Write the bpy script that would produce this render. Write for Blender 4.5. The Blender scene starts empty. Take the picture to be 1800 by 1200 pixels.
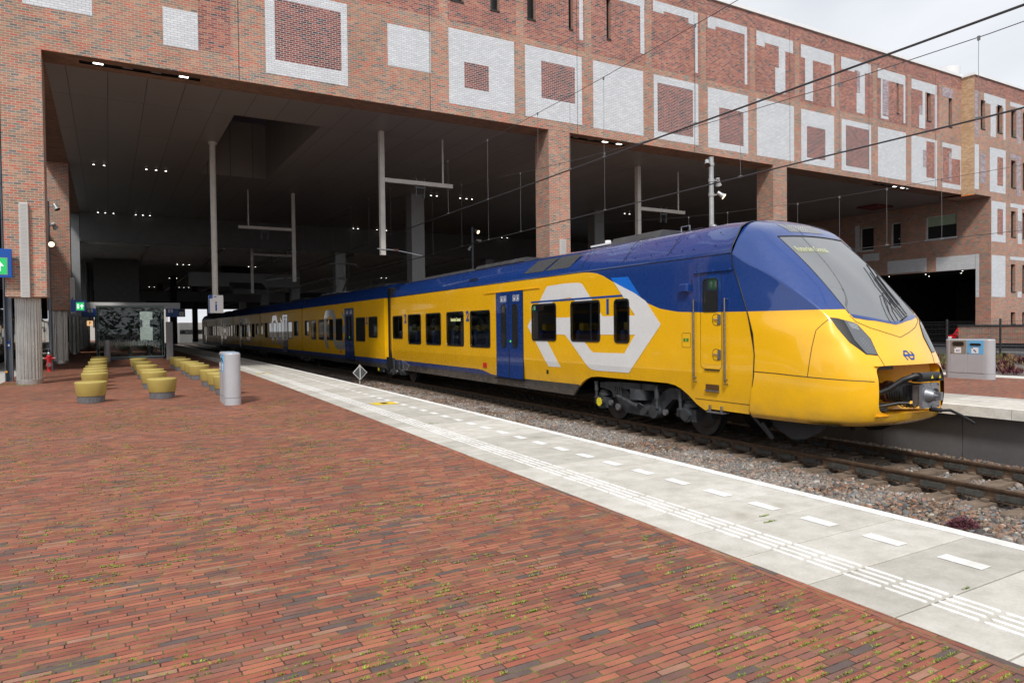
import bpy, bmesh, math, random
import numpy as np
from mathutils import Vector, Matrix, noise
from mathutils.bvhtree import BVHTree
random.seed(7); RNG = np.random.default_rng(7)
SC = bpy.context.scene; COL = SC.collection
PI = math.pi
# ------------------------------------------------------------------ helpers
def vsub(a, b): return (a[0]-b[0], a[1]-b[1], a[2]-b[2])
class MB:
    """collects polygons; build() links them as one mesh object"""
    def __init__(s): s.v = []; s.f = []; s.m = []; s.cur = 0
    def poly(s, pts):
        i = len(s.v); s.v += [tuple(p) for p in pts]; s.f.append(tuple(range(i, i+len(pts)))); s.m.append(s.cur); return s
    def faces(s, pts, fs):
        i = len(s.v); s.v += [tuple(p) for p in pts]
        for f in fs: s.f.append(tuple(i+k for k in f)); s.m.append(s.cur)
        return s
    def box(s, x0, y0, z0, x1, y1, z1):
        if x0 > x1: x0, x1 = x1, x0
        if y0 > y1: y0, y1 = y1, y0
        if z0 > z1: z0, z1 = z1, z0
        return s.faces([(x0,y0,z0),(x1,y0,z0),(x1,y1,z0),(x0,y1,z0),(x0,y0,z1),(x1,y0,z1),(x1,y1,z1),(x0,y1,z1)],
            [(0,3,2,1),(4,5,6,7),(0,1,5,4),(1,2,6,5),(2,3,7,6),(3,0,4,7)])
    def bbox(s, x0, y0, z0, x1, y1, z1, b=.01):
        """box with bevelled vertical edges and a bevelled top"""
        p = [(x0+b,y0),(x1-b,y0),(x1,y0+b),(x1,y1-b),(x1-b,y1),(x0+b,y1),(x0,y1-b),(x0,y0+b)]
        q = [(x0+2*b,y0+b),(x1-2*b,y0+b),(x1-b,y0+2*b),(x1-b,y1-2*b),(x1-2*b,y1-b),(x0+2*b,y1-b),(x0+b,y1-2*b),(x0+b,y0+2*b)]
        V = [(a,c,z0) for a,c in p]+[(a,c,z1-b) for a,c in p]+[(a,c,z1) for a,c in q]
        F = [tuple(range(7,-1,-1)), tuple(range(16,24))]
        for k in range(8):
            n = (k+1) % 8; F += [(k,n,8+n,8+k),(8+k,8+n,16+n,16+k)]
        return s.faces(V, F)
    def cyl(s, p0, p1, r0, r1=None, n=16, caps=True):
        r1 = r0 if r1 is None else r1
        a = Vector(p0); b = Vector(p1); d = (b-a)
        if d.length < 1e-9: return s
        d.normalize(); u = d.orthogonal().normalized(); w = d.cross(u)
        V = []
        for c, r in ((a, r0), (b, r1)):
            for k in range(n):
                t = 2*PI*k/n; V.append(tuple(c + (u*math.cos(t)+w*math.sin(t))*r))
        F = [(k, (k+1) % n, n+(k+1) % n, n+k) for k in range(n)]
        if caps: F += [tuple(range(n-1,-1,-1)), tuple(range(n, 2*n))]
        return s.faces(V, F)
    def tube(s, pts, r, n=8):
        pts = [Vector(p) for p in pts]; m = len(pts); V = []; F = []
        u = None
        for i, p in enumerate(pts):
            d = (pts[min(i+1,m-1)]-pts[max(i-1,0)]).normalized()
            u = d.orthogonal().normalized() if u is None else (u-d*u.dot(d)).normalized()
            w = d.cross(u)
            for k in range(n):
                t = 2*PI*k/n; V.append(tuple(p+(u*math.cos(t)+w*math.sin(t))*r))
        for i in range(m-1):
            for k in range(n): F.append((i*n+k, i*n+(k+1)%n, (i+1)*n+(k+1)%n, (i+1)*n+k))
        F += [tuple(range(n-1,-1,-1)), tuple(range((m-1)*n, m*n))]
        return s.faces(V, F)
    def lathe(s, prof, c=(0,0,0), n=32, sx=1., sy=1.):
        """prof = [(r,z)...] revolved about Z at c"""
        V = []; F = []; m = len(prof)
        for r, z in prof:
            for k in range(n):
                t = 2*PI*k/n; V.append((c[0]+r*sx*math.cos(t), c[1]+r*sy*math.sin(t), c[2]+z))
        for i in range(m-1):
            for k in range(n): F.append((i*n+k, i*n+(k+1)%n, (i+1)*n+(k+1)%n, (i+1)*n+k))
        F += [tuple(range(n-1,-1,-1)), tuple(range((m-1)*n, m*n))]
        return s.faces(V, F)
    def prism(s, pts, a, b, axis=0):
        """2-D polygon extruded from a to b along an axis; pts are the two other coordinates in order"""
        def P(p, t):
            return (t,p[0],p[1]) if axis == 0 else ((p[0],t,p[1]) if axis == 1 else (p[0],p[1],t))
        n = len(pts); V = [P(p,a) for p in pts]+[P(p,b) for p in pts]
        F = [tuple(range(n-1,-1,-1)), tuple(range(n,2*n))]+[(k,(k+1)%n,n+(k+1)%n,n+k) for k in range(n)]
        return s.faces(V, F)
    def build(s, name, mats, parent=None, smooth=None, local=False, bevel=0):
        org = Vector((0,0,0)) if (local or parent is None) else ORG.get(parent.name, Vector((0,0,0)))
        me = bpy.data.meshes.new(name)
        me.from_pydata([tuple(Vector(p)-org) for p in s.v], [], s.f)
        if not isinstance(mats, (list, tuple)): mats = [mats]
        for m in mats: me.materials.append(m)
        me.polygons.foreach_set('material_index', s.m)
        bm = bmesh.new(); bm.from_mesh(me); bmesh.ops.recalc_face_normals(bm, faces=bm.faces)
        if bevel: 
            bmesh.ops.remove_doubles(bm, verts=bm.verts, dist=1e-5)
            bmesh.ops.bevel(bm, geom=[e for e in bm.edges if e.is_manifold and e.calc_face_angle(0) > .5], offset=bevel, segments=2, affect='EDGES', clamp_overlap=True)
        if smooth is not None: bmesh.ops.remove_doubles(bm, verts=bm.verts, dist=1e-5)
        bm.to_mesh(me); bm.free()
        uvl = me.uv_layers.new(name='UVMap')
        nl = len(me.loops); vi = np.zeros(nl, int); me.loops.foreach_get('vertex_index', vi)
        co = np.zeros(len(me.vertices)*3); me.vertices.foreach_get('co', co); co = co.reshape(-1,3)[vi] + np.array(org)
        pn = np.zeros(len(me.polygons)*3); me.polygons.foreach_get('normal', pn); pn = np.abs(pn.reshape(-1,3))
        lt = np.zeros(len(me.polygons), int); me.polygons.foreach_get('loop_total', lt)
        ax = np.repeat(np.argmax(pn, axis=1), lt)
        u = np.where(ax == 0, co[:,1], co[:,0]); v = np.where(ax == 2, co[:,1], co[:,2])
        uvl.data.foreach_set('uv', np.stack([u, v], 1).ravel())
        o = bpy.data.objects.new(name, me); COL.objects.link(o)
        if smooth is not None:
            me.shade_smooth(); me.set_sharp_from_angle(angle=math.radians(smooth))
        if parent is not None: o.parent = parent; ORG[o.name] = org
        return o
ORG = {}
def tag(o, label=None, cat=None, group=None, kind=None):
    if label: o['label'] = label
    if cat: o['category'] = cat
    if group: o['group'] = group
    if kind: o['kind'] = kind
    return o
def empty(name, loc, label=None, cat=None, group=None, rz=0, kind=None):
    o = bpy.data.objects.new(name, None); COL.objects.link(o); o.location = loc; o.rotation_euler = (0,0,rz)
    o.empty_display_size = .1
    ORG[o.name] = Vector(loc)
    return tag(o, label, cat, group, kind)
def copy_tree(o, parent=None):
    c = o.copy(); COL.objects.link(c)
    if parent is not None: c.parent = parent
    for ch in [k for k in o.children]: copy_tree(ch, c)
    return c
def text_mesh(body, size, mat, name, M, parent=None, ext=.002, font_w=1.0, align='CENTER', bold=.012):
    cu = bpy.data.curves.new(name, 'FONT'); cu.body = body; cu.size = size; cu.extrude = ext; cu.align_x = align; cu.align_y = 'CENTER'; cu.offset = size*bold
    ob = bpy.data.objects.new(name, cu); COL.objects.link(ob)
    dg = bpy.context.evaluated_depsgraph_get(); me = bpy.data.meshes.new_from_object(ob.evaluated_get(dg))
    bpy.data.objects.remove(ob); bpy.data.curves.remove(cu)
    me.transform(Matrix.Diagonal((font_w,1,1,1))); me.transform(M)
    if parent is not None: me.transform(Matrix.Translation(-ORG.get(parent.name, Vector((0,0,0)))))
    me.materials.clear(); me.materials.append(mat)
    o = bpy.data.objects.new(name, me); COL.objects.link(o)
    if parent is not None: o.parent = parent; ORG[o.name] = ORG.get(parent.name, Vector((0,0,0)))
    return o
# text frames: facing -Y (reads left to right along +X), facing -X (along -Y)
def face_my(x, y, z): return Matrix.Translation((x,y,z)) @ Matrix.Rotation(PI/2, 4, 'X')
def face_mx(x, y, z): return Matrix.Translation((x,y,z)) @ Matrix.Rotation(-PI/2, 4, 'Z') @ Matrix.Rotation(PI/2, 4, 'X')
# ------------------------------------------------------------------ materials
class NT:
    def __init__(s, name):
        s.m = bpy.data.materials.new(name); s.m.use_nodes = True; s.t = s.m.node_tree; s.n = s.t.nodes
        s.b = s.n['Principled BSDF']
    def node(s, typ, **k):
        n = s.n.new(typ)
        for a, v in k.items():
            if hasattr(n, a): setattr(n, a, v)
        return n
    def link(s, a, b): s.t.links.new(a, b)
    def inp(s, n, key, v):
        if hasattr(v, 'links') or isinstance(v, bpy.types.NodeSocket): s.t.links.new(v, n.inputs[key])
        else: n.inputs[key].default_value = v
    def coord(s, kind='Object'): return s.node('ShaderNodeTexCoord').outputs[kind]
    def noise(s, vec, scale, detail=4, rough=.55):
        n = s.node('ShaderNodeTexNoise'); s.link(vec, n.inputs['Vector']); n.inputs['Scale'].default_value = scale
        n.inputs['Detail'].default_value = detail; n.inputs['Roughness'].default_value = rough; return n.outputs['Fac']
    def ramp(s, fac, stops, interp='LINEAR'):
        r = s.node('ShaderNodeValToRGB'); s.link(fac, r.inputs[0]); e = r.color_ramp.elements; r.color_ramp.interpolation = interp
        while len(e) > 1: e.remove(e[-1])
        e[0].position = stops[0][0]; e[0].color = (*stops[0][1], 1) if isinstance(stops[0][1], tuple) else (stops[0][1],)*3+(1,)
        for p, c in stops[1:]:
            k = e.new(p); k.color = (*c, 1) if isinstance(c, tuple) else (c, c, c, 1)
        return r.outputs[0]
    def mix(s, fac, a, b, mode='MIX'):
        n = s.node('ShaderNodeMix', data_type='RGBA', blend_type=mode)
        for k, v in ((0, fac), (6, a), (7, b)):
            if isinstance(v, bpy.types.NodeSocket): s.link(v, n.inputs[k])
            elif isinstance(v, tuple): n.inputs[k].default_value = (*v, 1)
            else: n.inputs[k].default_value = v
        return n.outputs[2]
    def math(s, op, a, b=0., clamp=False):
        n = s.node('ShaderNodeMath', operation=op, use_clamp=clamp)
        for k, v in ((0, a), (1, b)):
            if isinstance(v, bpy.types.NodeSocket): s.link(v, n.inputs[k])
            else: n.inputs[k].default_value = v
        return n.outputs[0]
    def bump(s, h, strength=.3, dist=.01):
        n = s.node('ShaderNodeBump'); s.link(h, n.inputs['Height']); n.inputs['Strength'].default_value = strength
        n.inputs['Distance'].default_value = dist; s.link(n.outputs[0], s.b.inputs['Normal']); return n
    def color(s, c): s.inp(s.b, 'Base Color', c if isinstance(c, bpy.types.NodeSocket) else (*c, 1))
    def setp(s, **k):
        for a, v in k.items():
            a = a.replace('_', ' '); s.inp(s.b, a, v)
def plain(name, c, rough=.5, metal=0., var=.12, scale=3., bump=0., spec=.5, coat=0.):
    t = NT(name); o = t.coord()
    f = t.noise(o, scale, 5); g = t.noise(o, scale*9, 3)
    f = t.math('ADD', t.math('MULTIPLY', f, .7), t.math('MULTIPLY', g, .3))
    a = tuple(x*(1-var*1.6) for x in c); b = tuple(min(1, x*(1+var*1.2)) for x in c)
    t.color(t.ramp(f, [(.3, a), (.7, b)]))
    r = t.ramp(g, [(.3, max(0, rough-.06)), (.7, min(1, rough+.08))])
    t.inp(t.b, 'Roughness', r); t.setp(Metallic=metal, Specular_IOR_Level=spec)
    if coat: t.setp(Coat_Weight=coat, Coat_Roughness=.05)
    if bump: t.bump(g, bump, .004)
    return t.m
def emit(name, c, s):
    t = NT(name); t.color((.02,.02,.02)); t.setp(Emission_Color=(*c,1), Emission_Strength=s); return t.m
def brick(name, pal, mortar, bw=.178, bh=.0635, mo=.0125, rough=.85, bump=.22, tone=.16, streak=None, nz=.45):
    t = NT(name); uv = t.coord('UV')
    def bt(off):
        b = t.node('ShaderNodeTexBrick', offset=.5); b.inputs['Color1'].default_value = (0,0,0,1); b.inputs['Color2'].default_value = (1,1,1,1)
        b.inputs['Mortar'].default_value = (.5,.5,.5,1); b.inputs['Scale'].default_value = 1; b.inputs['Mortar Size'].default_value = mo*.5
        b.inputs['Mortar Smooth'].default_value = .1; b.inputs['Brick Width'].default_value = bw; b.inputs['Row Height'].default_value = bh
        t.link(uv, b.inputs['Vector']); return b
    b = bt(0)
    c = t.ramp(b.outputs['Color'], pal, 'CONSTANT')
    n1 = t.noise(uv, 1.1, 4); n2 = t.noise(uv, 45, 3)
    c = t.mix(1., c, t.ramp(n1, [(.3, 1-tone), (.7, 1+tone*.6)]), 'MULTIPLY')
    c = t.mix(nz, c, t.ramp(n2, [(.3, .78), (.7, 1.15)]), 'MULTIPLY')
    mcol = t.mix(t.noise(uv, 9, 3), tuple(x*.72 for x in mortar), mortar)
    c = t.mix(b.outputs['Fac'], c, mcol)
    if streak: c = t.mix(1., c, t.ramp(t.noise(uv, .35, 5, .7), [(.35, streak), (.6, (1.,1.,1.))]), 'MULTIPLY')
    t.color(c); t.setp(Roughness=rough, Specular_IOR_Level=.3)
    h = t.math('SUBTRACT', t.math('MULTIPLY', n2, .12), b.outputs['Fac']); t.bump(h, bump, .006)
    return t.m
def holes_wall(mb, x0, x1, z0, z1, holes, P, depth=.0, reveal=True):
    """wall in a plane; P(u, z, d) gives the 3-D point at depth d behind the face"""
    hs = [(max(h[0],x0),max(h[1],z0),min(h[2],x1),min(h[3],z1)) for h in holes if h[2] > x0 and h[0] < x1 and h[3] > z0 and h[1] < z1]
    xs = sorted(set([x0,x1]+[v for h in hs for v in (h[0],h[2])])); zs = sorted(set([z0,z1]+[v for h in hs for v in (h[1],h[3])]))
    for i in range(len(xs)-1):
        for j in range(len(zs)-1):
            cx, cz = (xs[i]+xs[i+1])/2, (zs[j]+zs[j+1])/2
            if any(h[0] < cx < h[2] and h[1] < cz < h[3] for h in hs): continue
            mb.poly([P(xs[i],zs[j],0),P(xs[i+1],zs[j],0),P(xs[i+1],zs[j+1],0),P(xs[i],zs[j+1],0)])
    if reveal:
        for a, b, c, d in hs:
            for (u0,v0),(u1,v1) in (((a,b),(c,b)),((c,b),(c,d)),((c,d),(a,d)),((a,d),(a,b))): mb.poly([P(u0,v0,0),P(u1,v1,0),P(u1,v1,depth),P(u0,v0,depth)])
# ------------------------------------------------------------------ camera
CAMH = 1.38; YAW = math.radians(30.06); TILT = math.radians(1.17); ROLL = math.radians(.65)
F_ = Vector((math.sin(YAW)*math.cos(TILT), math.cos(YAW)*math.cos(TILT), -math.sin(TILT)))
R0 = Vector((math.cos(YAW), -math.sin(YAW), 0)); U0 = R0.cross(F_)
R_ = R0*math.cos(ROLL)-U0*math.sin(ROLL); U_ = U0*math.cos(ROLL)+R0*math.sin(ROLL)
cam = bpy.data.cameras.new('camera'); co = bpy.data.objects.new('camera', cam); COL.objects.link(co)
M = Matrix.Identity(4)
for i in range(3): M[i][0] = R_[i]; M[i][1] = U_[i]; M[i][2] = -F_[i]
M[2][3] = CAMH; co.matrix_world = M
cam.sensor_width = 36; cam.lens = 24.5; cam.clip_start = .05; cam.clip_end = 3000
SC.camera = co
# ------------------------------------------------------------------ light
w = bpy.data.worlds.new('World'); SC.world = w; w.use_nodes = True; wt = w.node_tree; wn = wt.nodes
bg = wn['Background']; bg.inputs['Strength'].default_value = .1
SUN_AZ = math.radians(215); SUN_EL = math.radians(48)       # azimuth clockwise from +Y
sky = wn.new('ShaderNodeTexSky'); sky.sky_type = 'NISHITA'; sky.sun_disc = False; sky.sun_elevation = SUN_EL; sky.sun_rotation = SUN_AZ
sky.air_density = 1.2; sky.dust_density = 3
tc = wn.new('ShaderNodeTexCoord'); mp = wn.new('ShaderNodeMapping'); mp.inputs['Scale'].default_value = (1,1,2.2); wt.links.new(tc.outputs['Generated'], mp.inputs[0])
nz = wn.new('ShaderNodeTexNoise'); nz.inputs['Scale'].default_value = 2.1; nz.inputs['Detail'].default_value = 7; nz.inputs['Roughness'].default_value = .5; nz.inputs['Distortion'].default_value = .4
wt.links.new(mp.outputs[0], nz.inputs['Vector'])
cr = wn.new('ShaderNodeValToRGB'); cr.color_ramp.elements[0].position = .34; cr.color_ramp.elements[0].color = (5.9,6.1,6.5,1)
cr.color_ramp.elements[1].position = .62; cr.color_ramp.elements[1].color = (7.7,7.85,8.1,1); wt.links.new(nz.outputs['Fac'], cr.inputs[0])
mx = wn.new('ShaderNodeMix'); mx.data_type = 'RGBA'; mx.inputs[0].default_value = .9
wt.links.new(sky.outputs[0], mx.inputs[6]); wt.links.new(cr.outputs[0], mx.inputs[7]); wt.links.new(mx.outputs[2], bg.inputs['Color'])
sl = bpy.data.lights.new('sun', 'SUN'); sl.energy = 2.2; sl.angle = math.radians(8); sl.color = (1,.96,.9)
so = bpy.data.objects.new('sun', sl); COL.objects.link(so)
sd = Vector((math.sin(SUN_AZ)*math.cos(SUN_EL), math.cos(SUN_AZ)*math.cos(SUN_EL), math.sin(SUN_EL)))
so.rotation_euler = sd.to_track_quat('Z', 'Y').to_euler()
SC.view_settings.view_transform = 'Standard'; SC.view_settings.look = 'None'; SC.view_settings.exposure = 0.42; SC.view_settings.gamma = 1
SC.render.resolution_x = 1024; SC.render.resolution_y = 682
# ------------------------------------------------------------------ track geometry (platform edge line as a function of Y)
def edge(Y):
    if Y <= 10: return 4.77+.0375*Y
    t = min(Y, 44)-10; return 5.145+.0375*(t-t*t/68)
def TP(off, Y, z=0): return (edge(Y)+off, Y, z)
YS = [-30,-20,-12,-8,-5,-3,-2,-1] + [k*1. for k in range(0,50,1)] + [52,56,60,66,72,80,90,100,112,125,140]
RAIL = -.72                                           # top of rail below the platform
# ------------------------------------------------------------------ train
def livery(name, pts, gray=.70, band=None, wedge=False):
    """painted side: dark skirt, blue band, yellow, blue above a curved line z = f(s) (paint laid out on the car)"""
    t = NT(name); o = t.coord(); sep = t.node('ShaderNodeSeparateXYZ'); t.link(o, sep.inputs[0])
    s, z = sep.outputs[1], sep.outputs[2]
    def curve(pts, smax=30., zmax=5.):
        c = t.node('ShaderNodeFloatCurve'); cv = c.mapping.curves[0]; P = sorted(pts)
        cv.points[0].location = (0, P[0][1]/zmax); cv.points[1].location = (1, P[-1][1]/zmax)
        for a, b in P: cv.points.new(a/smax, b/zmax)
        for p in cv.points: p.handle_type = 'VECTOR'
        c.mapping.update(); t.link(t.math('DIVIDE', s, smax), c.inputs['Value']); return t.math('MULTIPLY', c.outputs[0], zmax)
    up = t.math('GREATER_THAN', z, curve(pts))
    blue = (.008,.043,.21); yel = (.97,.52,.006); dk = (.032,.038,.045)
    dirt = t.noise(o, .8, 5); fine = t.noise(o, 14, 4)
    c = t.mix(up, yel, blue)
    if band:
        lo = t.math('LESS_THAN', z, curve(band)); c = t.mix(lo, c, blue)
    if gray:
        g = t.math('LESS_THAN', z, curve(gray) if isinstance(gray, list) else gray); c = t.mix(g, c, dk)
    c = t.mix(.5, c, t.ramp(dirt, [(.3, .86), (.7, 1.04)]), 'MULTIPLY')
    grime = t.math('MULTIPLY', t.ramp(z, [(0,.9),(.10,.75),(.22,.12),(.5,.0)]) if False else t.ramp(t.math('DIVIDE', z, 5.), [(.10,.55),(.17,.22),(.30,.03),(.5,0.)]), t.ramp(t.noise(o, 2.2, 5, .65), [(.35,.15),(.7,1.)]))
    c = t.mix(grime, c, (.16,.12,.08))
    t.color(c); t.setp(Coat_Weight=1., Coat_Roughness=.035, Specular_IOR_Level=.4)
    t.inp(t.b, 'Roughness', t.ramp(fine, [(.3, .24), (.7, .36)]))
    # faint waviness of sheet metal
    n = t.node('ShaderNodeBump'); t.link(t.noise(o, 1.3, 2), n.inputs['Height']); n.inputs['Strength'].default_value = .10; n.inputs['Distance'].default_value = .03
    t.link(n.outputs[0], t.b.inputs['Normal']); t.link(n.outputs[0], t.b.inputs['Coat Normal'])
    return t.m
WAVE = [(0,2.315),(7.9,2.315),(9.0,2.325),(9.67,2.35),(10.18,2.42),(10.56,2.54),(11.01,2.76),(11.37,2.90),(11.74,3.05),(12.07,3.19),(12.3,3.26),(12.6,3.305),(12.98,3.325),(14,3.335),(30,3.335)]
M_CAB = livery('train_paint_front', WAVE, gray=[(0,0.),(13.0,0.),(13.01,.76),(17.3,.72),(30,.70)], band=[(0,0.),(17.2,0.),(17.21,.735),(17.69,.745),(18.0,.80),(18.3,.845),(18.6,.86),(30,.86)])
M_CAR = livery('train_paint', [(0,3.335),(30,3.335)], gray=.68, band=[(0,.86),(30,.86)]); M_CAR.node_tree.nodes['Principled BSDF'].inputs['Coat Weight'].default_value = .0; M_CAR.node_tree.nodes['Principled BSDF'].inputs['IOR'].default_value = 1.25; M_CAR.node_tree.nodes['Principled BSDF'].inputs['Specular IOR Level'].default_value = .12
M_BLUE = plain('train_blue', (.008,.043,.21), .25, var=.06, coat=1.)
M_YEL = plain('train_yellow', (.90,.46,.007), .3, var=.05, coat=1.)
M_WHT = plain('logo_white', (.80,.80,.80), .3, var=.03, coat=.8)
M_LBL = plain('logo_light_blue', (.01,.17,.72), .3, var=.04, coat=.8)
M_NUM = plain('number_blue', (.01,.06,.28), .4, var=.03)
M_BLK = plain('black_rubber', (.012,.012,.013), .45, var=.2)
M_DRK = plain('dark_steel', (.065,.07,.078), .42, metal=.3, var=.35, scale=6, bump=.2)
M_MET = plain('grey_cast_metal', (.30,.31,.34), .38, metal=.75, var=.2, scale=8, bump=.2)
M_STL = plain('brushed_steel', (.36,.36,.37), .3, metal=1., var=.08)
M_RBRN = plain('rusty_brown_steel', (.10,.035,.022), .6, var=.4, scale=9, bump=.4)
M_WHEEL = plain('wheel_steel', (.075,.075,.078), .38, metal=.7, var=.2, scale=6)
M_ROOFG = plain('roof_unit_grey', (.05,.05,.052), .6, var=.3)
M_YW = plain('warning_yellow', (.75,.62,.02), .5, var=.1)
M_RED = plain('signal_red', (.6,.02,.02), .45, var=.08)
M_WPL = plain('sticker_white', (.78,.78,.78), .5, var=.03)
def glassy(name, c, ior=1.5, rough=.02):
    t = NT(name); t.color(c); t.setp(Roughness=rough, IOR=ior, Specular_IOR_Level=.5); return t.m
M_WIN = glassy('carriage_glass', (.026,.027,.028), 1.6)
def tinted():
    t = NT('tinted_carriage_glass'); t.color((.62,.64,.64)); t.setp(Transmission_Weight=1., Roughness=.0, IOR=1.9); return t.m
M_TGL = tinted(); M_INT = plain('carriage_interior', (.50,.49,.47), .7, var=.05); M_SEAT = plain('seat_fabric', (.06,.10,.28), .8, var=.1); M_HEAD = plain('seat_headrest', (.45,.30,.03), .7)
M_WSH = glassy('windscreen_glass', (.10,.105,.11), 3.2)
M_HLG = glassy('headlamp_lens', (.10,.11,.12), 1.9, .06)
M_HLW = emit('daytime_lamp_bars', (.95,.97,1.), .5)
M_LED = emit('led_yellow_text', (.90,.92,.42), .62)
M_LEDG = emit('green_lamp', (.1,.9,.15), .6)
def mesh_part(me, name, parent, mats, cols=None):
    pass
# --- nose: control columns from the centre line to the body side, rows from the windscreen top down
def mk_rows():
    T2 = [(0,8.55,3.975),(.4,8.53,3.965),(.8,8.45,3.905),(1.17,8.335,3.77),(1.41,8.325,3.31),(1.41,8.32,3.22),(1.41,8.312,3.13)]
    T1 = [(0,8.14,3.855),(.4,8.13,3.845),(.8,8.11,3.785),(1.13,8.09,3.69),(1.378,7.97,3.08),(1.40,8.15,3.09),(1.41,8.26,3.02)]
    ce = [(7.86,3.60),(7.44,3.27),(7.04,2.90),(6.67,2.50),(6.33,2.08)]
    ed = [(7.89,3.57),(7.53,3.26),(7.18,2.93),(6.86,2.59),(6.55,2.24)]
    sh = [(1.10,7.84,3.42),(1.07,7.51,3.12),(1.04,7.19,2.80),(1.01,6.90,2.50),(.97,6.60,2.22)]
    cr_ = [(1.34,7.72,2.98),(1.29,7.44,2.81),(1.235,7.18,2.62),(1.17,6.92,2.42),(1.10,6.66,2.19)]
    mi = [(1.385,8.0,2.95),(1.365,7.84,2.78),(1.345,7.65,2.58),(1.32,7.45,2.40),(1.29,7.2,2.21)]
    se = [(1.41,8.22,2.92),(1.41,8.155,2.75),(1.41,8.09,2.57),(1.41,8.03,2.40),(1.41,7.96,2.22)]
    rows = [T2, T1]
    for k in range(5):
        c, e = ce[k], ed[k]
        m4 = (.4, c[0]+(e[0]-c[0])*.28, c[1]+(e[1]-c[1])*.28+.012)
        rows.append([(0,c[0],c[1]), m4, (.8,e[0],e[1]), sh[k], cr_[k], mi[k], se[k]])
    L = [(2.0, [6.285,6.31,6.43,6.52,6.66,7.10,7.90]), (1.75,[6.175,6.19,6.29,6.38,6.52,7.02,7.855]), (1.56,[6.09,6.10,6.18,6.26,6.42,6.96,7.84]),
         (1.47,[6.065,6.075,6.15,6.23,6.40,6.94,7.84]), (1.29,[5.98,5.99,6.08,6.18,6.38,6.92,7.86]), (1.0,[5.965,5.975,6.065,6.165,6.37,6.92,7.92]),
         (.76,[6.0,6.01,6.10,6.20,6.42,6.95,7.955]), (.62,[6.07,6.08,6.18,6.28,6.50,7.02,7.97]), (.56,[6.22,6.23,6.32,6.42,6.62,7.1,7.97])]
    W = [0,.4,.8,.98,1.17,1.345,1.41]
    for i, (z, S) in enumerate(L):
        k = 1. if z > .8 else (.995 if z > .7 else (.98 if z > .6 else .93))
        zz = [z]*7
        if z == 2.0: zz = [1.90,1.93,2.06,2.06,2.04,2.02,2.0]
        if z == 1.75: zz = [1.72,1.73,1.77,1.78,1.78,1.77,1.75]
        rows.append([(W[j]*k, S[j], zz[j]) for j in range(7)])
    return rows
def build_nose(parent):
    rows = mk_rows(); nr = len(rows)
    bm = bmesh.new(); cl = bm.edges.layers.float.new('crease_edge')
    V = {}
    for i, r in enumerate(rows):
        for j in range(-6, 7):
            w_, s_, z_ = r[abs(j)]; V[i,j] = bm.verts.new((w_ if j > 0 else -w_, s_, z_))
    TOPO = 10      # row of z 1.47 (top of coupler opening); opening spans rows 10..13
    for i in range(nr-1):
        for j in range(-6, 6):
            m = 0
            a = min(abs(j), abs(j+1))
            if 2 <= i <= 5 and a < 2: m = 1                 # windscreen
            if 10 <= i <= 12 and a < 2: continue            # coupler opening
            f = bm.faces.new((V[i,j], V[i,j+1], V[i+1,j+1], V[i+1,j])); f.material_index = m; f.smooth = True
    def cre(a, b, v):
        e = bm.edges.get((V[a], V[b]))
        if e: e[cl] = v
    for sg in (-1, 1):
        for i in range(nr-1):
            if i >= 1: cre((i,2*sg),(i+1,2*sg), .55 if i <= 6 else (1. if 10 <= i <= 12 else .15))
            if i < 8: cre((i,4*sg),(i+1,4*sg), .75 if i < 6 else .4)
    for j in range(-6, 6):
        a = min(abs(j), abs(j+1))
        if a < 2:
            cre((2,j),(2,j+1),.8); cre((6,j),(6,j+1),.85); cre((10,j),(10,j+1),.95); cre((13,j),(13,j+1),.95)
        cre((11,j),(11,j+1),.35)
        cre((14,j),(14,j+1),.3)
        cre((0,j),(0,j+1),1.); cre((nr-1,j),(nr-1,j+1),1.)
    for sg in (-1,1):
        for i in range(nr-1): cre((i,6*sg),(i+1,6*sg),1.)
    me = bpy.data.meshes.new('nose_ctl'); bm.to_mesh(me); bm.free()
    ob = bpy.data.objects.new('nose_ctl', me); COL.objects.link(ob)
    md = ob.modifiers.new('s', 'SUBSURF'); md.levels = 4; md.render_levels = 4; md.boundary_smooth = 'PRESERVE_CORNERS'
    dg = bpy.context.evaluated_depsgraph_get(); full = bpy.data.meshes.new_from_object(ob.evaluated_get(dg))
    bpy.data.objects.remove(ob)
    bm = bmesh.new(); bm.from_mesh(full); bmesh.ops.recalc_face_normals(bm, faces=bm.faces)
    bvh = BVHTree.FromBMesh(bm)
    # outward check: centre nose faces look towards -s
    if sum(f.normal.y for f in bm.faces) > 0: bmesh.ops.reverse_faces(bm, faces=bm.faces); bvh = BVHTree.FromBMesh(bm)
    bm.to_mesh(full)
    out = []
    for mi_, nm, mat in ((0,'nose_shell',M_CAB),(1,'windscreen',M_WSH)):
        b2 = bm.copy(); bmesh.ops.delete(b2, geom=[f for f in b2.faces if f.material_index != mi_], context='FACES')
        me = bpy.data.meshes.new(nm); 
        for f in b2.faces: f.material_index = 0
        if mi_ == 1:
            for v in b2.verts: pass
        b2.to_mesh(me); b2.free(); me.materials.append(mat)
        for p in me.polygons: p.use_smooth = True
        o = bpy.data.objects.new(nm, me); COL.objects.link(o); o.parent = parent; out.append(o)
    bm.free()
    return bvh, out
def rr(y0, y1, z0, z1, r, n=5):
    """rounded rectangle in the (y,z) plane"""
    P = []
    for cx, cz, a in ((y1-r,z0+r,-PI/2),(y1-r,z1-r,0),(y0+r,z1-r,PI/2),(y0+r,z0+r,PI)):
        for k in range(n+1):
            t = a+PI/2*k/n; P.append((cx+r*math.cos(t), cz+r*math.sin(t)))
    return P
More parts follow.
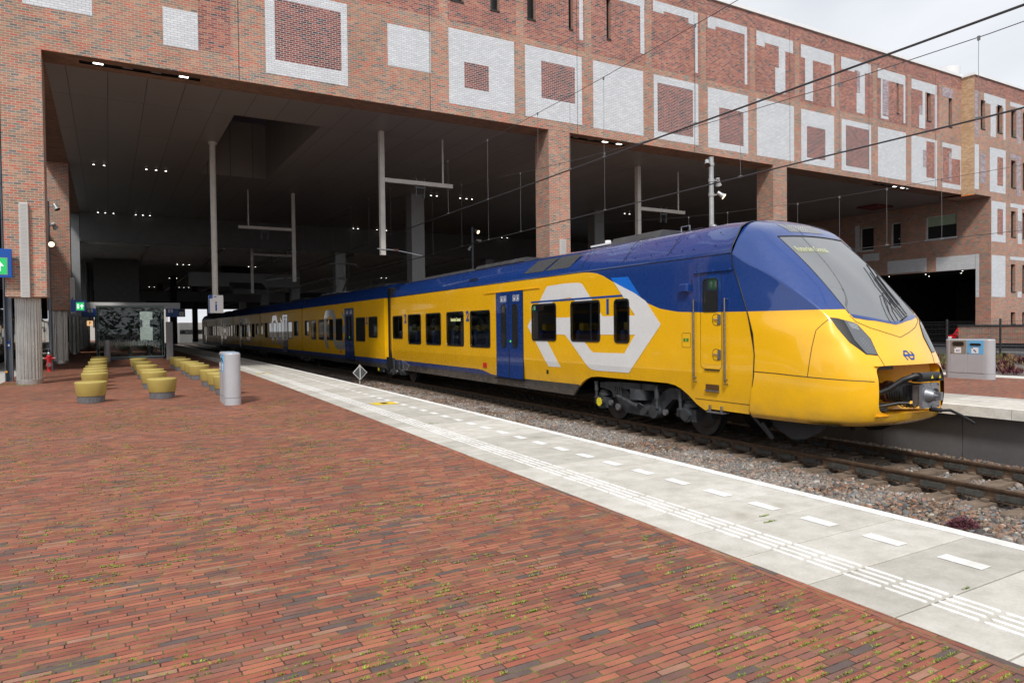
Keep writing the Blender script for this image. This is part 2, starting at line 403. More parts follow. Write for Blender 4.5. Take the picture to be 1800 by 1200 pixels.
def frame_ring(mb, y0, y1, z0, z1, r, t, x0, x1, n=5):
    """ring of width t between outer rounded rectangle and inner one, from x0 (body) out to x1"""
    A = rr(y0,y1,z0,z1,r,n); B = rr(y0+t,y1-t,z0+t,z1-t,max(.01,r-t),n); m = len(A)
    V = [(x0,*p) for p in A]+[(x1,*p) for p in A]+[(x1,*p) for p in B]+[(x0,*p) for p in B]
    F = []
    for k in range(m):
        q = (k+1) % m
        F += [(k,q,m+q,m+k),(m+k,m+q,2*m+q,2*m+k),(2*m+k,2*m+q,3*m+q,3*m+k)]
    mb.faces(V, F); return B
def window(parent, s0, s1, z0, z1, r=.10, t=.045, name='window', clear=False):
    mb = MB(); B = frame_ring(mb, s0, s1, z0, z1, r, t, -1.405, -1.424); mb.cur = 1
    if clear: mb.prism(B, -1.4165, -1.410)
    else: mb.poly([(-1.4165, *p) for p in B])
    return mb.build(name, [M_BLK, M_TGL if clear else M_WIN], parent, local=True)
def number(parent, ch, s, z, h):
    return text_mesh(ch, h*1.38, M_NUM, 'class_number', face_mx(-1.414, s, z), None, .001, 1.05, 'CENTER', .05)
def attach(o, parent): o.parent = parent; return o
def door(parent, s0, s1, z0=.72, z1=3.06, win=True):
    mb = MB(); m = (s0+s1)/2
    mb.prism(rr(s0, m-.008, z0, z1, .02, 2), -1.40, -1.425); mb.prism(rr(m+.008, s1, z0, z1, .02, 2), -1.40, -1.425)
    mb.cur = 1; mb.box(-1.400, m-.012, z0+.02, -1.432, m+.012, z1-.02)
    frame_ring(mb, s0-.025, s1+.025, z0-.02, z1+.02, .04, .022, -1.40, -1.418, 2)
    mb.box(-1.40, s0-.05, z0-.06, -1.47, s1+.05, z0-.03)                     # step edge
    for a, b in ((s0+.25, s0+.58), (s1-.63, s1-.30)):
        mb.cur = 1; B = frame_ring(mb, a, b, 1.53, 2.74, .15, .03, -1.42, -1.434)
        mb.cur = 2; mb.poly([(-1.4295, *p) for p in B])
    mb.cur = 3
    for c in (s0+.18, s1-.62):
        for k in (0, 1):
            frame_ring(mb, c+k*.2, c+k*.2+.15, 2.80, 2.96, .012, .010, -1.425, -1.4275, 1)
            if k: mb.prism([(c+.235,2.83),(c+.30,2.83),(c+.31,2.88),(c+.285,2.89),(c+.28,2.94),(c+.262,2.94),(c+.26,2.88),(c+.23,2.87)], -1.425, -1.4275)
            else: mb.cyl((-1.425,c+.075,2.91),(-1.4275,c+.075,2.91),.022,n=10); mb.box(-1.425,c+.045,2.83,-1.4275,c+.105,2.88)
    mb.cur = 5; mb.cyl((-1.425, m-.09, 1.72), (-1.437, m-.09, 1.72), .028, n=12)
    return mb.build('passenger_door', [M_BLUE, M_BLK, M_WIN, M_WPL, M_BLUE, M_LEDG], parent, local=True)
def interior(parent, s0, s1, wins):
    m = MB(); a, b = s0, s1
    m.poly([(-1.36,a,1.20),(1.3,a,1.20),(1.3,b,1.20),(-1.36,b,1.20)]); m.poly([(-1.36,a,2.95),(1.3,a,2.95),(1.3,b,2.95),(-1.36,b,2.95)]); m.poly([(1.3,a,1.2),(1.3,b,1.2),(1.3,b,2.95),(1.3,a,2.95)])
    m.poly([(-1.36,a,1.2),(1.3,a,1.2),(1.3,a,2.95),(-1.36,a,2.95)]); m.poly([(-1.36,b,1.2),(1.3,b,1.2),(1.3,b,2.95),(-1.36,b,2.95)])
    m.cur = 1
    m.poly([(1.29,a+.3,2.2),(1.29,b-.3,2.2),(1.29,b-.3,2.62),(1.29,a+.3,2.62)])
    m.build('saloon_interior', [M_INT, M_BLK], parent, local=True)
    m = MB(); s = s0+.6
    while s < s1-.5:
        for x0, x1 in ((-1.3,-.45),(.45,1.25)):
            m.cur = 0; m.bbox(x0,s,1.2,x1,s+.13,2.02,.03); m.bbox(x0,s-.4,1.45,x1,s,1.6,.03); m.cur = 1; m.bbox(x0+.1,s-.02,2.0,x0+.38,s+.14,2.18,.02); m.bbox(x1-.38,s-.02,2.0,x1-.1,s+.14,2.18,.02)
        s += .86
    m.cur = 2
    for k in range(int((s1-s0)/1.7)): m.cyl((-.35,s0+.8+1.7*k,1.2),(-.35,s0+.8+1.7*k,2.95),.018,n=8)
    m.build('saloon_seats', [M_SEAT, M_HEAD, M_STL], parent, local=True)
def shell(parent, name, stations, mat, first=None, s_end=None, holes=None):
    """stations: (s, zbottom); loft of the carriage section"""
    rings = []
    for k, (s, zb) in enumerate(stations):
        wb = 1.41-.05*max(0, (1.25-zb)/.55)
        prof = [(wb-.05, zb), (wb, zb+.006), (1.41,1.25),(1.41,1.6),(1.41,2.35),(1.41,2.75),(1.41,3.13),(1.41,3.325),(1.397,3.42),(1.17,3.785),(1.02,3.875),(.8,3.94),(0,3.995)]
        ss = [s]*13
        if k == 0 and first: 
            ss = [7.975,7.97,7.875,7.85,8.01,8.16,8.32,8.335,8.34,8.345,8.38,8.46,8.56]; prof[-1] = (0,3.975); prof[-2] = (.8,3.908); prof[-3] = (1.02,3.845); prof[-4] = (1.17,3.772)
        rings.append([(-a, q, b) for (a, b), q in zip(prof, ss)]+[(a, q, b) for (a, b), q in list(zip(prof, ss))[::-1][1:]])
    mb = MB(); n = len(rings[0]); V = [p for r in rings for p in r]; F = []
    for i in range(len(rings)-1):
        for j in range(n-1):
            if holes and 2 <= j <= 5 and stations[i][0] >= (9.04 if first else 0): continue
            F.append((i*n+j, i*n+j+1, (i+1)*n+j+1, (i+1)*n+j))
    mb.faces(V, F)
    if holes:
        m2 = MB(); holes_wall(m2, 9.05 if first else stations[0][0], stations[-1][0], 1.25, 3.13, [(a+.02,c+.02,b-.02,d-.02) for a,b,c,d in holes], lambda u,z,d: (-1.41+d,u,z), .05)
    if not first: mb.poly(rings[0])
    mb.poly(rings[-1])
    ob_ = mb.build(name, mat, parent, smooth=28, local=True)
    if holes: m2.build('side_panel', mat, ob_, local=True)
    return ob_
def wheelset(s):
    mb = MB()
    for sg in (-1, 1):
        x = sg*.78; i = -sg
        mb.cyl((x+i*0.0, s, .42), (x+i*.115, s, .42), .42, n=40)                 # tyre tread
        mb.cyl((x+i*.10, s, .42), (x+i*.135, s, .42), .45, n=40)                 # flange
        mb.cyl((x+sg*.012, s, .42), (x-sg*.02, s, .42), .31, n=36)
        mb.cyl((x+sg*.03, s, .42), (x, s, .42), .27, .30, n=36)                  # brake disc
        for k in range(8):
            a = 2*PI*k/8+.2; mb.cyl((x+sg*.035, s+.2*math.cos(a), .42+.2*math.sin(a)), (x+sg*.02, s+.2*math.cos(a), .42+.2*math.sin(a)), .012, n=6)
    mb.cyl((-.8, s, .42), (.8, s, .42), .08, n=12)
    return mb
def bogie(parent, c, half=1.3):
    """two-axle bogie, frames outside the wheels; c = centre"""
    for d in (-half, half): wheelset(c+d).build('wheelset', M_WHEEL, parent, smooth=40, local=True)
    mb = MB()
    for sg in (-1, 1):
        xo, xi = sg*1.17, sg*1.03
        P = [(1.42,.83),(1.35,.87),(.72,.885),(.55,.74),(.30,.56),(.05,.48),(-.25,.50),(-.45,.60),(-.62,.78),(-.86,.88),(-1.30,.88),(-1.42,.84),
             (-1.42,.70),(-1.12,.68),(-.92,.66),(-.72,.50),(-.50,.27),(-.42,.245),(.55,.255),(.68,.32),(.86,.50),(1.0,.62),(1.15,.69),(1.42,.70)]
        mb.prism([(c+a, b) for a, b in P], xo, xi)
        mb.prism([(c+a, b) for a, b in [(1.42,.85),(.70,.90),(-.55,.92),(-.55,.80),(.60,.76),(.75,.74),(.80,.60),(.90,.55),(1.0,.70),(1.42,.74)]], sg*1.24, sg*1.12)
        mb.box(sg*1.27, c-.05, .78, sg*1.15, c+.10, .90); mb.box(sg*1.27, c-.5, .80, sg*1.15, c-.42, .92)
        for k in range(4):                                                      # lightening holes bracket
            mb.box(sg*1.265, c+.62+.07*k, .60+.04*k, sg*1.24, c+.64+.07*k, .80)
        for d in (-half, half):
            b = c+d
            mb.cyl((sg*1.02, b, .42), (sg*1.25, b, .42), .15, n=20); mb.cyl((sg*1.25, b, .42), (sg*1.29, b, .42), .115, n=18)
            for k in range(6):
                a = 2*PI*k/6; mb.cyl((sg*1.25, b+.13*math.cos(a), .42+.13*math.sin(a)), (sg*1.272, b+.13*math.cos(a), .42+.13*math.sin(a)), .017, n=6)
            mb.box(sg*1.22, b-.24, .30, sg*1.05, b-.10, .52); mb.box(sg*1.18, b+.10, .34, sg*1.04, b+.34, .50)
            mb.cyl((sg*1.10, b, .56), (sg*1.10, b, .62), .16, n=18)
            for k in range(4): mb.cyl((sg*1.10, b, .60+.022*k), (sg*1.10, b, .612+.022*k), .15-.006*k, n=18)
            mb.cyl((sg*1.27, b+.13, .52), (sg*1.27, b+.13, .84), .032, n=12); mb.cyl((sg*1.27, b+.13, .66), (sg*1.27, b+.13, .85), .045, n=12)
            mb.cyl((sg*1.27, b+.13, .84), (sg*1.27, b+.13, .87), .055, n=10); mb.cyl((sg*1.27, b+.13, .50), (sg*1.27, b+.13, .53), .055, n=10)
            # brake caliper
            mb.box(sg*1.0, b-.40, .36, sg*.86, b-.30, .56); mb.box(sg*1.0, b-.42, .46, sg*.80, b-.34, .52)
        mb.cyl((sg*1.30, c+.68, .60), (sg*1.30, c+.28, .51), .042, n=12); mb.cyl((sg*1.30, c+.36, .53), (sg*1.30, c-.02, .445), .055, n=12)   # yaw damper
        mb.cyl((sg*1.28, c-.58, .46), (sg*1.28, c-.58, .90), .036, n=12); mb.cyl((sg*1.28, c-.58, .64), (sg*1.28, c-.58, .84), .05, n=12)
        mb.cyl((sg*1.15, c-.45, .38), (sg*1.28, c-.45, .38), .13, n=20); mb.cyl((sg*1.15, c-.20, .39), (sg*1.30, c-.20, .39), .085, n=14)
        mb.cyl((sg*1.1, c+.1, .58), (sg*1.1, c+.1, .80), .26, n=24)                # air spring
        pts = [(sg*1.31, c-.20, .47), (sg*1.33, c-.10, .52), (sg*1.32, c-.02, .50), (sg*1.31, c+.02, .42)]; mb.tube(pts, .012, 6)
    mb.box(-1.05, c-.35, .35, 1.05, c+.35, .62)
    for d in (-half, half): mb.box(-.6, c+d*.45-.15, .2, .6, c+d*.45+.15, .6)
    o = mb.build('bogie_frame', M_DRK, parent, smooth=35, local=True)
    for a_, z_, r_, x_ in ((.72,.37,.075,-1.285),(-.78,.40,.06,-1.26),(1.02,.43,.06,-1.26)):
        m2 = MB(); m2.cyl((x_+.05, c+a_, z_), (x_, c+a_, z_), r_, n=18); m2.build('bogie_bearing_cap', M_MET, parent, smooth=35, local=True)
    return o
def cap_yellow(parent, s):
    mb = MB()
    P = []
    for k in range(16):
        r = .10 if k % 2 else .085; P.append((s+r*math.cos(2*PI*k/16), .42+r*math.sin(2*PI*k/16)))
    mb.prism(P, -1.288, -1.305); mb.build('axle_box_cap', M_YW, parent, local=True)
def roof_unit(parent, s0, s1, w=.75, h=.18, b=3.93):
    mb = MB(); mb.prism([(-w,b),(-w+.12,b+h),(w-.12,b+h),(w,b)], s0, s1, axis=1)
    n = int((s1-s0)/.6)
    for k in range(1, n): mb.box(-w+.1, s0+k*(s1-s0)/n-.012, b+h, w-.1, s0+k*(s1-s0)/n+.012, b+h+.012)
    return mb.build('roof_unit', M_ROOFG, parent, local=True)
AL = math.radians(2.15)
train = empty('passenger_train', (10.27, 0, RAIL), 'long yellow and blue passenger train with rounded nose standing on the track', 'train', rz=-AL)
def loc_patch(bvh, poly, off, name, mat, parent, cuts=5, mirror=False, thick=True):
    """polygon laid on the nose surface"""
    bm = bmesh.new(); vs = [bm.verts.new(p) for p in poly]; bm.faces.new(vs)
    bmesh.ops.triangulate(bm, faces=bm.faces)
    bmesh.ops.subdivide_edges(bm, edges=bm.edges, cuts=cuts, use_grid_fill=True)
    for v in bm.verts:
        p, n, i, d = bvh.find_nearest(v.co); v.co = p+n*off
    if mirror:
        for v in bm.verts: v.co.x = -v.co.x
        bmesh.ops.reverse_faces(bm, faces=bm.faces)
    me = bpy.data.meshes.new(name); bm.to_mesh(me); bm.free(); me.materials.append(mat)
    for p in me.polygons: p.use_smooth = True
    o = bpy.data.objects.new(name, me); COL.objects.link(o); o.parent = parent; return o
def surf_line(mb, bvh, pts, r=.006, off=0., mirror=False, n=60):
    P = []; L = [Vector(p) for p in pts]
    tot = sum((L[i+1]-L[i]).length for i in range(len(L)-1)); 
    for i in range(len(L)-1):
        k = max(2, int(n*(L[i+1]-L[i]).length/tot))
        for j in range(k): P.append(L[i].lerp(L[i+1], j/k))
    P.append(L[-1]); Q = []
    for p in P:
        q, nn, i, d = bvh.find_nearest(p); q = q+nn*off
        if mirror: q.x = -q.x
        Q.append(q)
    mb.tube(Q, r, 6)
# ---- front carriage
M_PLG = plain('plough_grey',(.028,.028,.032),.5,var=.2)
BOT = [(7.97,.60),(8.9,.60),(9.05,.56),(9.26,.66),(9.45,.80),(9.64,.91),(9.80,.965),(10.0,.99),(10.6,.99),(11.6,.985),(12.3,.985),(12.6,.96),(12.8,.90),(13.0,.80),(13.2,.66),(13.42,.48),(18,.48),(22,.48),(26.86,.48)]
W1 = [(25.30,26.50,1.70,2.60),(23.30,24.68,1.52,2.62),(21.40,22.81,1.52,2.62),(19.52,20.91,1.52,2.62),(17.65,19.04,1.51,2.61),(14.02,15.22,1.75,2.68),(12.19,13.38,1.75,2.68),(11.15,11.68,1.74,2.67)]
c1 = shell(train, 'carriage_body', BOT, M_CAB, first=True, holes=W1)
interior(c1, 17.45, 26.7, W1[:5]); interior(c1, 10.9, 15.5, W1[5:])
tag(c1, 'front carriage body with large white arrow emblem and blue driver cab end')
BV, nose_parts = build_nose(c1)
mb = MB(); mb.box(-1.2, 8.3, .985, 1.2, 13.3, 1.10); mb.box(-1.28, 13.45, .5, 1.28, 26.8, .60); mb.box(-1.25, 8.1, .62, 1.25, 8.6, 1.0)
mb.build('underframe', M_BLK, c1, local=True)
mb = MB()
seamP = [(7.975,.60,1.375),(7.93,.9,1.39),(7.865,1.25,1.412),(7.845,1.6,1.412),(7.88,1.95,1.412),(8.005,2.35,1.412),(8.155,2.75,1.412),(8.315,3.13,1.412),(8.33,3.325,1.412),(8.338,3.42,1.40),(8.34,3.775,1.172),(8.375,3.846,1.02),(8.455,3.908,.8),(8.51,3.945,.5),(8.555,3.973,0)]
mb.tube([(-w_, s, z) for s, z, w_ in seamP]+[(w_, s, z) for s, z, w_ in seamP[::-1][1:]], .010, 6)
for mir in (False, True):
    surf_line(mb, BV, [(-1.094,6.669,2.176),(-1.224,6.806,2.005),(-1.274,6.841,1.752),(-1.31,6.896,1.29)], .0055, mirror=mir)
    surf_line(mb, BV, [(-1.405,7.87,1.33),(-1.377,7.423,1.318),(-1.309,6.89,1.29),(-1.174,6.45,1.269),(-.851,6.108,1.245)], .006, mirror=mir)
    surf_line(mb, BV, [(-.811,6.543,2.22),(-.766,6.471,2.124),(-.553,6.381,2.027),(-.302,6.315,1.955),(0,6.268,1.877)], .0055, mirror=mir)
    surf_line(mb, BV, [(-.653,6.184,1.617),(-.611,6.115,1.468)], .005, mirror=mir)
    surf_line(mb, BV, [(-.80,7.89,3.575),(-.4,7.86,3.60),(0,7.86,3.61)], .014, mirror=mir)
    surf_line(mb, BV, [(-.80,7.9,3.58),(-.8,7.53,3.27),(-.8,7.18,2.94),(-.8,6.86,2.60),(-.8,6.56,2.25)], .007, mirror=mir)
mb.build('panel_seam', M_BLK, c1, smooth=60, local=True)
for mir in (False, True):
    h = loc_patch(BV, [(-1.087,6.674,2.192),(-1.003,6.613,2.181),(-.946,6.566,2.158),(-.766,6.453,2.093),(-.647,6.315,1.872),(-.653,6.184,1.617),(-.843,6.246,1.636),(-.99,6.412,1.815),(-1.06,6.57,2.034)], .004, 'headlight', M_BLK, c1, mirror=mir)
    loc_patch(BV, [(-.935,6.56,2.150),(-.776,6.46,2.085),(-.665,6.315,1.872),(-.668,6.19,1.632),(-.835,6.246,1.645),(-.915,6.39,1.845)], .010, 'headlight', M_HLG, c1, mirror=mir)
    m3 = MB()
    for k in range(4):
        z = 2.09-.028*k; surf_line(m3, BV, [(-.90+.012*k,6.5,z+.012),(-.77,6.45,z-.018)], .0035, .011, mir, 8)
    for k in range(6):
        z = 1.90-.045*k; x = -.85+.016*k
        for q in range(2): surf_line(m3, BV, [(x+.05*q,6.3,z-.012*q),(x+.012+.05*q,6.3,z-.003-.012*q)], .0022, .011, mir, 3)
    m3.build('daytime_lamp', M_HLW, c1, local=True)
    loc_patch(BV, [(-.80,6.55,2.25),(-.765,6.50,2.185),(-.55,6.43,2.15),(-.434,6.412,2.137),(-.2,6.36,2.10),(0,6.342,2.07),(0,6.37,2.115),(-.2,6.39,2.14),(-.434,6.44,2.185),(-.60,6.48,2.22)], .0035, 'windscreen_sill', M_BLUE, c1, mirror=mir, cuts=6)
loc_patch(BV, [(-.50,8.20,3.80),(.35,8.20,3.80),(.42,7.97,3.66),(-.42,7.97,3.66)], .004, 'sensor_panel', M_WSH, c1, cuts=7)
mb = MB()
for k in range(9):
    for q in range(4): mb.cyl(*[Vector(BV.find_nearest(Vector((-.30+.045*k, 8.14-.05*q, 3.75)))[0])+Vector((0,-.002,.004+.006*e)) for e in (0,1)], .006, n=6)
mb.build('sensor_dot', M_WPL, c1, local=True)
# wipers (two double arms on the right half of the screen)
mb = MB()
surf_line(mb, BV, [(.605,7.283,3.064),(.383,6.921,2.738),(.325,6.63,2.42),(.33,6.44,2.19)], .012, .035)
surf_line(mb, BV, [(.66,7.20,2.98),(.50,6.95,2.72),(.43,6.70,2.46),(.40,6.47,2.20)], .009, .04)
surf_line(mb, BV, [(.56,7.05,2.86),(.47,6.80,2.60),(.45,6.6,2.38)], .018, .03)
surf_line(mb, BV, [(.225,6.741,2.557),(.10,6.62,2.42),(.0,6.48,2.26),(-.05,6.37,2.13)], .008, .03)
surf_line(mb, BV, [(.225,6.741,2.557),(.327,6.75,2.55),(.24,6.62,2.42),(.10,6.48,2.26),(.06,6.37,2.12)], .008, .03)
surf_line(mb, BV, [(.42,6.46,2.19),(.2,6.39,2.13)], .014, .02)
mb.build('windscreen_wiper', M_BLK, c1, smooth=60, local=True)
# destination text lying just over the glass
P0 = Vector((-.71,7.656,3.382)); P1 = Vector((-.101,7.451,3.265)); 
def on_glass(body, size, xl, xr, zc, name):
    a = Vector(BV.find_nearest(Vector((xl, 7.6, zc)))[0]); b = Vector(BV.find_nearest(Vector((xr, 7.5, zc)))[0])
    me_o = text_mesh(body, size, M_LED, name, Matrix.Identity(4), None, 0, .80, 'LEFT', .004)
    me = me_o.data; wmax = max(v.co.x for v in me.vertices)
    for v in me.vertices:
        f = v.co.x/wmax; x = xl+(xr-xl)*f; z = zc+v.co.y*.74
        p, n, i, d = BV.find_nearest(Vector((x, a.y+(b.y-a.y)*f+v.co.y*.68, z)))
        v.co = p+n*.022
    me_o.parent = c1; return me_o
on_glass('Rotterdam Centraal', .19, -.735, -.09, 3.315, 'destination_text')
# coupler bay
mb = MB()
W_ = .80
mb.poly([(-W_,6.12,.72),(-W_,7.0,.74),(-W_,7.0,1.47),(-W_,6.15,1.47)]); mb.poly([(W_,6.12,.72),(W_,7.0,.74),(W_,7.0,1.47),(W_,6.15,1.47)])
mb.poly([(-W_,6.10,1.47),(W_,6.10,1.47),(W_,7.0,1.49),(-W_,7.0,1.49)]); mb.poly([(-W_,6.06,.735),(W_,6.06,.735),(W_,6.9,.70),(-W_,6.9,.70)])
mb.poly([(-.30,6.97,.7),(W_,6.30,.7),(W_,6.30,1.47),(-.30,6.97,1.47)]); mb.poly([(-.45,6.9,.738),(W_,6.12,.745),(W_,6.35,1.0),(-.1,6.9,.9)])
mb.build('coupler_bay', M_YEL, c1, local=True)
mb = MB(); mb.poly([(-W_,6.98,.7),(W_,6.98,.7),(W_,6.98,1.49),(-W_,6.98,1.49)]); mb.box(-.6,6.4,.74,-.1,6.6,.86)
mb.box(-.78,6.25,1.40,-.2,6.9,1.46); mb.box(-.76,6.3,.9,-.70,6.4,1.45); mb.build('bay_bulkhead', M_DRK, c1, local=True)
mb = MB(); mb.cyl((-.02,7.0,1.03),(.0,6.35,1.03),.13,n=20); mb.cyl((0,6.5,1.03),(0,6.42,1.03),.17,n=20); mb.cyl((-.35,6.9,1.2),(-.2,6.5,1.2),.09,n=14)
mb.build('coupler_drawbar', M_RBRN, c1, smooth=40, local=True)
mb = MB(); cy = 5.80
mb.cyl((0,6.42,1.03),(0,6.2,1.03),.135,n=20)
for k in range(6): mb.cyl((0,6.38-.04*k,1.03),(0,6.365-.04*k,1.03),.155,n=20)
mb.box(-.11,6.2,.93,.11,cy+.14,1.14)
for k in range(5): mb.box(-.13,6.12-.05*k,.95,.13,6.10-.05*k,1.16)
mb.build('coupler_shank', M_DRK, c1, smooth=40, local=True)
mb = MB(); mb.prism([(-.20,.84),(.20,.84),(.22,.88),(.22,1.19),(.18,1.21),(-.18,1.21),(-.20,1.18)], cy, cy+.05, axis=1)
mb.box(-.17,cy+.04,.87,.19,cy+.17,1.17)
mb.cyl((-.05,cy,1.03),(-.05,cy-.10,1.03),.115,.06,n=20); mb.cyl((-.05,cy-.09,1.03),(-.05,cy-.16,1.03),.045,.035,n=14); mb.prism([(-.08,.97),(-.02,.97),(-.02,1.09),(-.08,1.09)], cy-.12, cy-.19, axis=1)
for a, b in ((-.17,1.18),(.19,.87),(-.17,.87),(.19,1.18),(.0,1.19),(.02,.86)): mb.cyl((a,cy,b),(a,cy-.012,b),.016,n=8)
mb.build('coupler_head', M_MET, c1, smooth=40, local=True)
mb = MB(); mb.cyl((.12,cy+.01,1.03),(.12,cy-.004,1.03),.095,n=24); mb.build('coupler_socket', M_BLK, c1, local=True)
mb = MB(); mb.cyl((-.26,cy+.02,1.305),(.20,cy+.02,1.305),.065,n=18); mb.box(-.24,cy+.0,1.23,.22,cy+.14,1.36); mb.box(.12,cy-.05,1.24,.24,cy+.0,1.27); mb.cyl((.22,cy-.03,1.25),(.22,cy-.03,1.36),.012,n=8)
mb.build('electric_coupler', M_BLK, c1, smooth=40, local=True)
mb = MB(); mb.poly([(-.07,cy-.0465,1.28),(-.01,cy-.0465,1.28),(-.04,cy-.0465,1.335)]); mb.poly([(.12,cy-.0465,1.28),(.18,cy-.0465,1.28),(.15,cy-.0465,1.335)]); mb.build('warning_triangle', M_YW, c1, local=True)
mb = MB()
mb.tube([(-.78,6.45,.98),(-.66,6.28,1.02),(-.5,6.12,1.12),(-.38,5.98,1.26),(-.28,5.86,1.32),(-.2,5.83,1.32)], .042, 12)
mb.tube([(-.75,6.5,.82),(-.5,6.3,.84),(-.3,6.1,.90),(-.2,6.0,.90)], .028, 10)
for k in range(5): mb.tube([(-.1+.04*k,6.3,1.16),(-.12+.05*k,6.15,1.24-.02*k),(-.14+.05*k,6.0,1.18),(-.1+.05*k,5.95,1.1)], .011, 6)
for k in range(4): mb.tube([(-.2+.1*k,6.3,.93),(-.2+.09*k,6.1,.84-.01*k),(-.15+.08*k,5.95,.90)], .010, 6)
mb.tube([(.05,cy+.02,.83),(.12,cy-.05,.80),(.28,cy-.12,.80),(.42,cy-.2,.72),(.60,cy-.28,.60)], .022, 10)
mb.cyl((.02,cy+.02,.82),(.16,cy-.06,.80),.035,n=10)
mb.build('brake_hose', M_BLK, c1, smooth=50, local=True)
mb = MB(); mb.tube([(-.1,6.05,1.19),(-.08,5.95,1.14),(-.1,5.9,1.0),(-.12,5.95,.9)], .006, 5); mb.build('orange_cable', plain('orange_cable',(.5,.09,.02),.5), c1, local=True)
# snow plough / pilot below
for sg in (-1, 1):
    mb = MB(); mb.prism([(8.0,.62),(6.75,.60),(6.95,.40),(7.2,.27),(7.45,.23),(7.8,.38)], sg*.98, sg*.94)
    mb.cyl((sg*1.22,8.12,.62),(sg*1.02,7.85,.22),.03,n=10); mb.cyl((sg*1.12,7.95,.46),(sg*1.02,7.82,.20),.045,n=10)
    mb.build('rail_guard', M_PLG, c1, smooth=40, local=True)
mb = MB(); mb.poly([(-1.2,6.5,.575),(1.2,6.5,.575),(1.3,8.0,.60),(-1.3,8.0,.60)]); mb.build('nose_underside', M_BLK, c1, local=True)
# emblem on the side and on the nose
LG = [[(15.45,2.12),(14.42,1.12),(13.85,1.13),(14.75,2.04)],[(15.45,2.12),(14.75,2.04),(14.15,2.74),(14.45,3.10)],[(14.45,3.10),(14.15,2.74),(13.39,2.78),(13.27,2.75),(12.80,2.98),(12.90,3.075),(13.07,3.105),(13.62,3.12)],
 [(13.27,2.75),(12.81,2.32),(12.09,2.31),(12.80,2.98)],[(15.31,1.95),(13.72,1.91),(10.94,1.92),(10.93,2.31),(15.20,2.32)],[(13.64,1.91),(13.4,1.74),(12.70,1.20),(12.56,1.14),(12.35,1.12),(12.45,1.52),(12.57,1.57),(13.02,1.91)],
 [(12.35,1.12),(11.19,1.13),(11.33,1.53),(12.45,1.52)],[(11.19,1.13),(10.17,2.12),(10.97,1.92),(11.33,1.53)],[(10.97,1.92),(10.17,2.12),(10.62,2.59),(10.96,2.76),(11.35,2.905),(11.69,3.04),(10.96,2.31)]]
def emblem(parent, s_mid, half_s, z_mid, half_z, mat, fn, name, cut=None, rects=()):
    bm = bmesh.new(); k_of = {}
    for k, P in enumerate(LG):
        b2 = bmesh.new(); b2.faces.new([b2.verts.new((0, (s-12.81)/2.64*half_s+s_mid, (z-2.12)/.99*half_z+z_mid)) for s, z in P])
        if cut: bmesh.ops.bisect_plane(b2, geom=b2.verts[:]+b2.edges[:]+b2.faces[:], plane_co=(0,0,cut), plane_no=(0,0,1))
        for a, b, c, d in rects:
            for co_, no_ in (((0,a,0),(0,1,0)),((0,b,0),(0,1,0)),((0,0,c),(0,0,1)),((0,0,d),(0,0,1))): bmesh.ops.bisect_plane(b2, geom=b2.verts[:]+b2.edges[:]+b2.faces[:], plane_co=co_, plane_no=no_)
            bmesh.ops.delete(b2, geom=[f for f in b2.faces if a < f.calc_center_median().y < b and c < f.calc_center_median().z < d], context='FACES')
        for v in b2.verts: v.co = Vector(fn(v.co.y, v.co.z, k))
        me = bpy.data.meshes.new('t'); b2.to_mesh(me); b2.free(); bm.from_mesh(me); bpy.data.meshes.remove(me)
    me = bpy.data.meshes.new(name); bm.to_mesh(me); bm.free(); me.materials.append(mat)
    o = bpy.data.objects.new(name, me); COL.objects.link(o); o.parent = parent; return o
def wz(z): return 1.41-.05*max(0,(1.25-z)/.55)
emblem(c1, 12.81, 2.64, 2.12, .99, M_WHT, lambda s, z, k: (-wz(z)-.0025-.0005*k, s, z), 'arrow_emblem', 1.25, [(a+.02,b-.02,c+.02,d-.02) for a,b,c,d in W1])
mb = MB(); mb.poly([(-1.4135,s,z) for s, z in [(11.80,3.13),(11.19,3.11),(10.78,2.68),(10.96,2.755),(11.35,2.905),(11.69,3.04)]]); mb.build('light_blue_wedge', M_LBL, c1, local=True)
def nosefn(s, z, k):
    h = BV.ray_cast(Vector((-(s), 5.0, z)), Vector((0,1,0)))
    return (-(s), h[0].y-.004-.0004*k, z)
emblem(c1, .02, .135, 1.612, .072, M_NUM, nosefn, 'nose_emblem')
# openings on the front carriage
for a, b, c, d in W1: window(c1, a, b, c, d, clear=True)
door(c1, 15.70, 17.24)
for ch, s, z, h in (('2',24.97,2.45,.32),('2',19.23,2.44,.30),('1',11.91,2.50,.31)): attach(number(c1, ch, s, z, h), c1)
mb = MB(); mb.box(-1.411,11.15,2.71,-1.4145,15.25,2.755); mb.build('blue_stripe', M_NUM, c1, local=True)
attach(text_mesh('Rotterdam Centraal', .155, M_LED, 'destination_text', face_mx(-1.420, 20.15, 2.36), None, .001, .62), c1)
mb = MB(); mb.box(-wz(1.)-.001,17.95,.93,-wz(1.)-.006,18.21,1.07); mb.build('red_marker', M_RED, c1, local=True)
mb = MB(); mb.box(-wz(1.)-.001,14.45,.94,-wz(1.)-.004,14.55,1.03); mb.build('jacking_marker', M_BLK, c1, local=True)
mb = MB(); mb.box(-1.405,14.8,3.075,-1.43,18.0,3.095); mb.build('door_rail', M_YEL, c1, local=True)
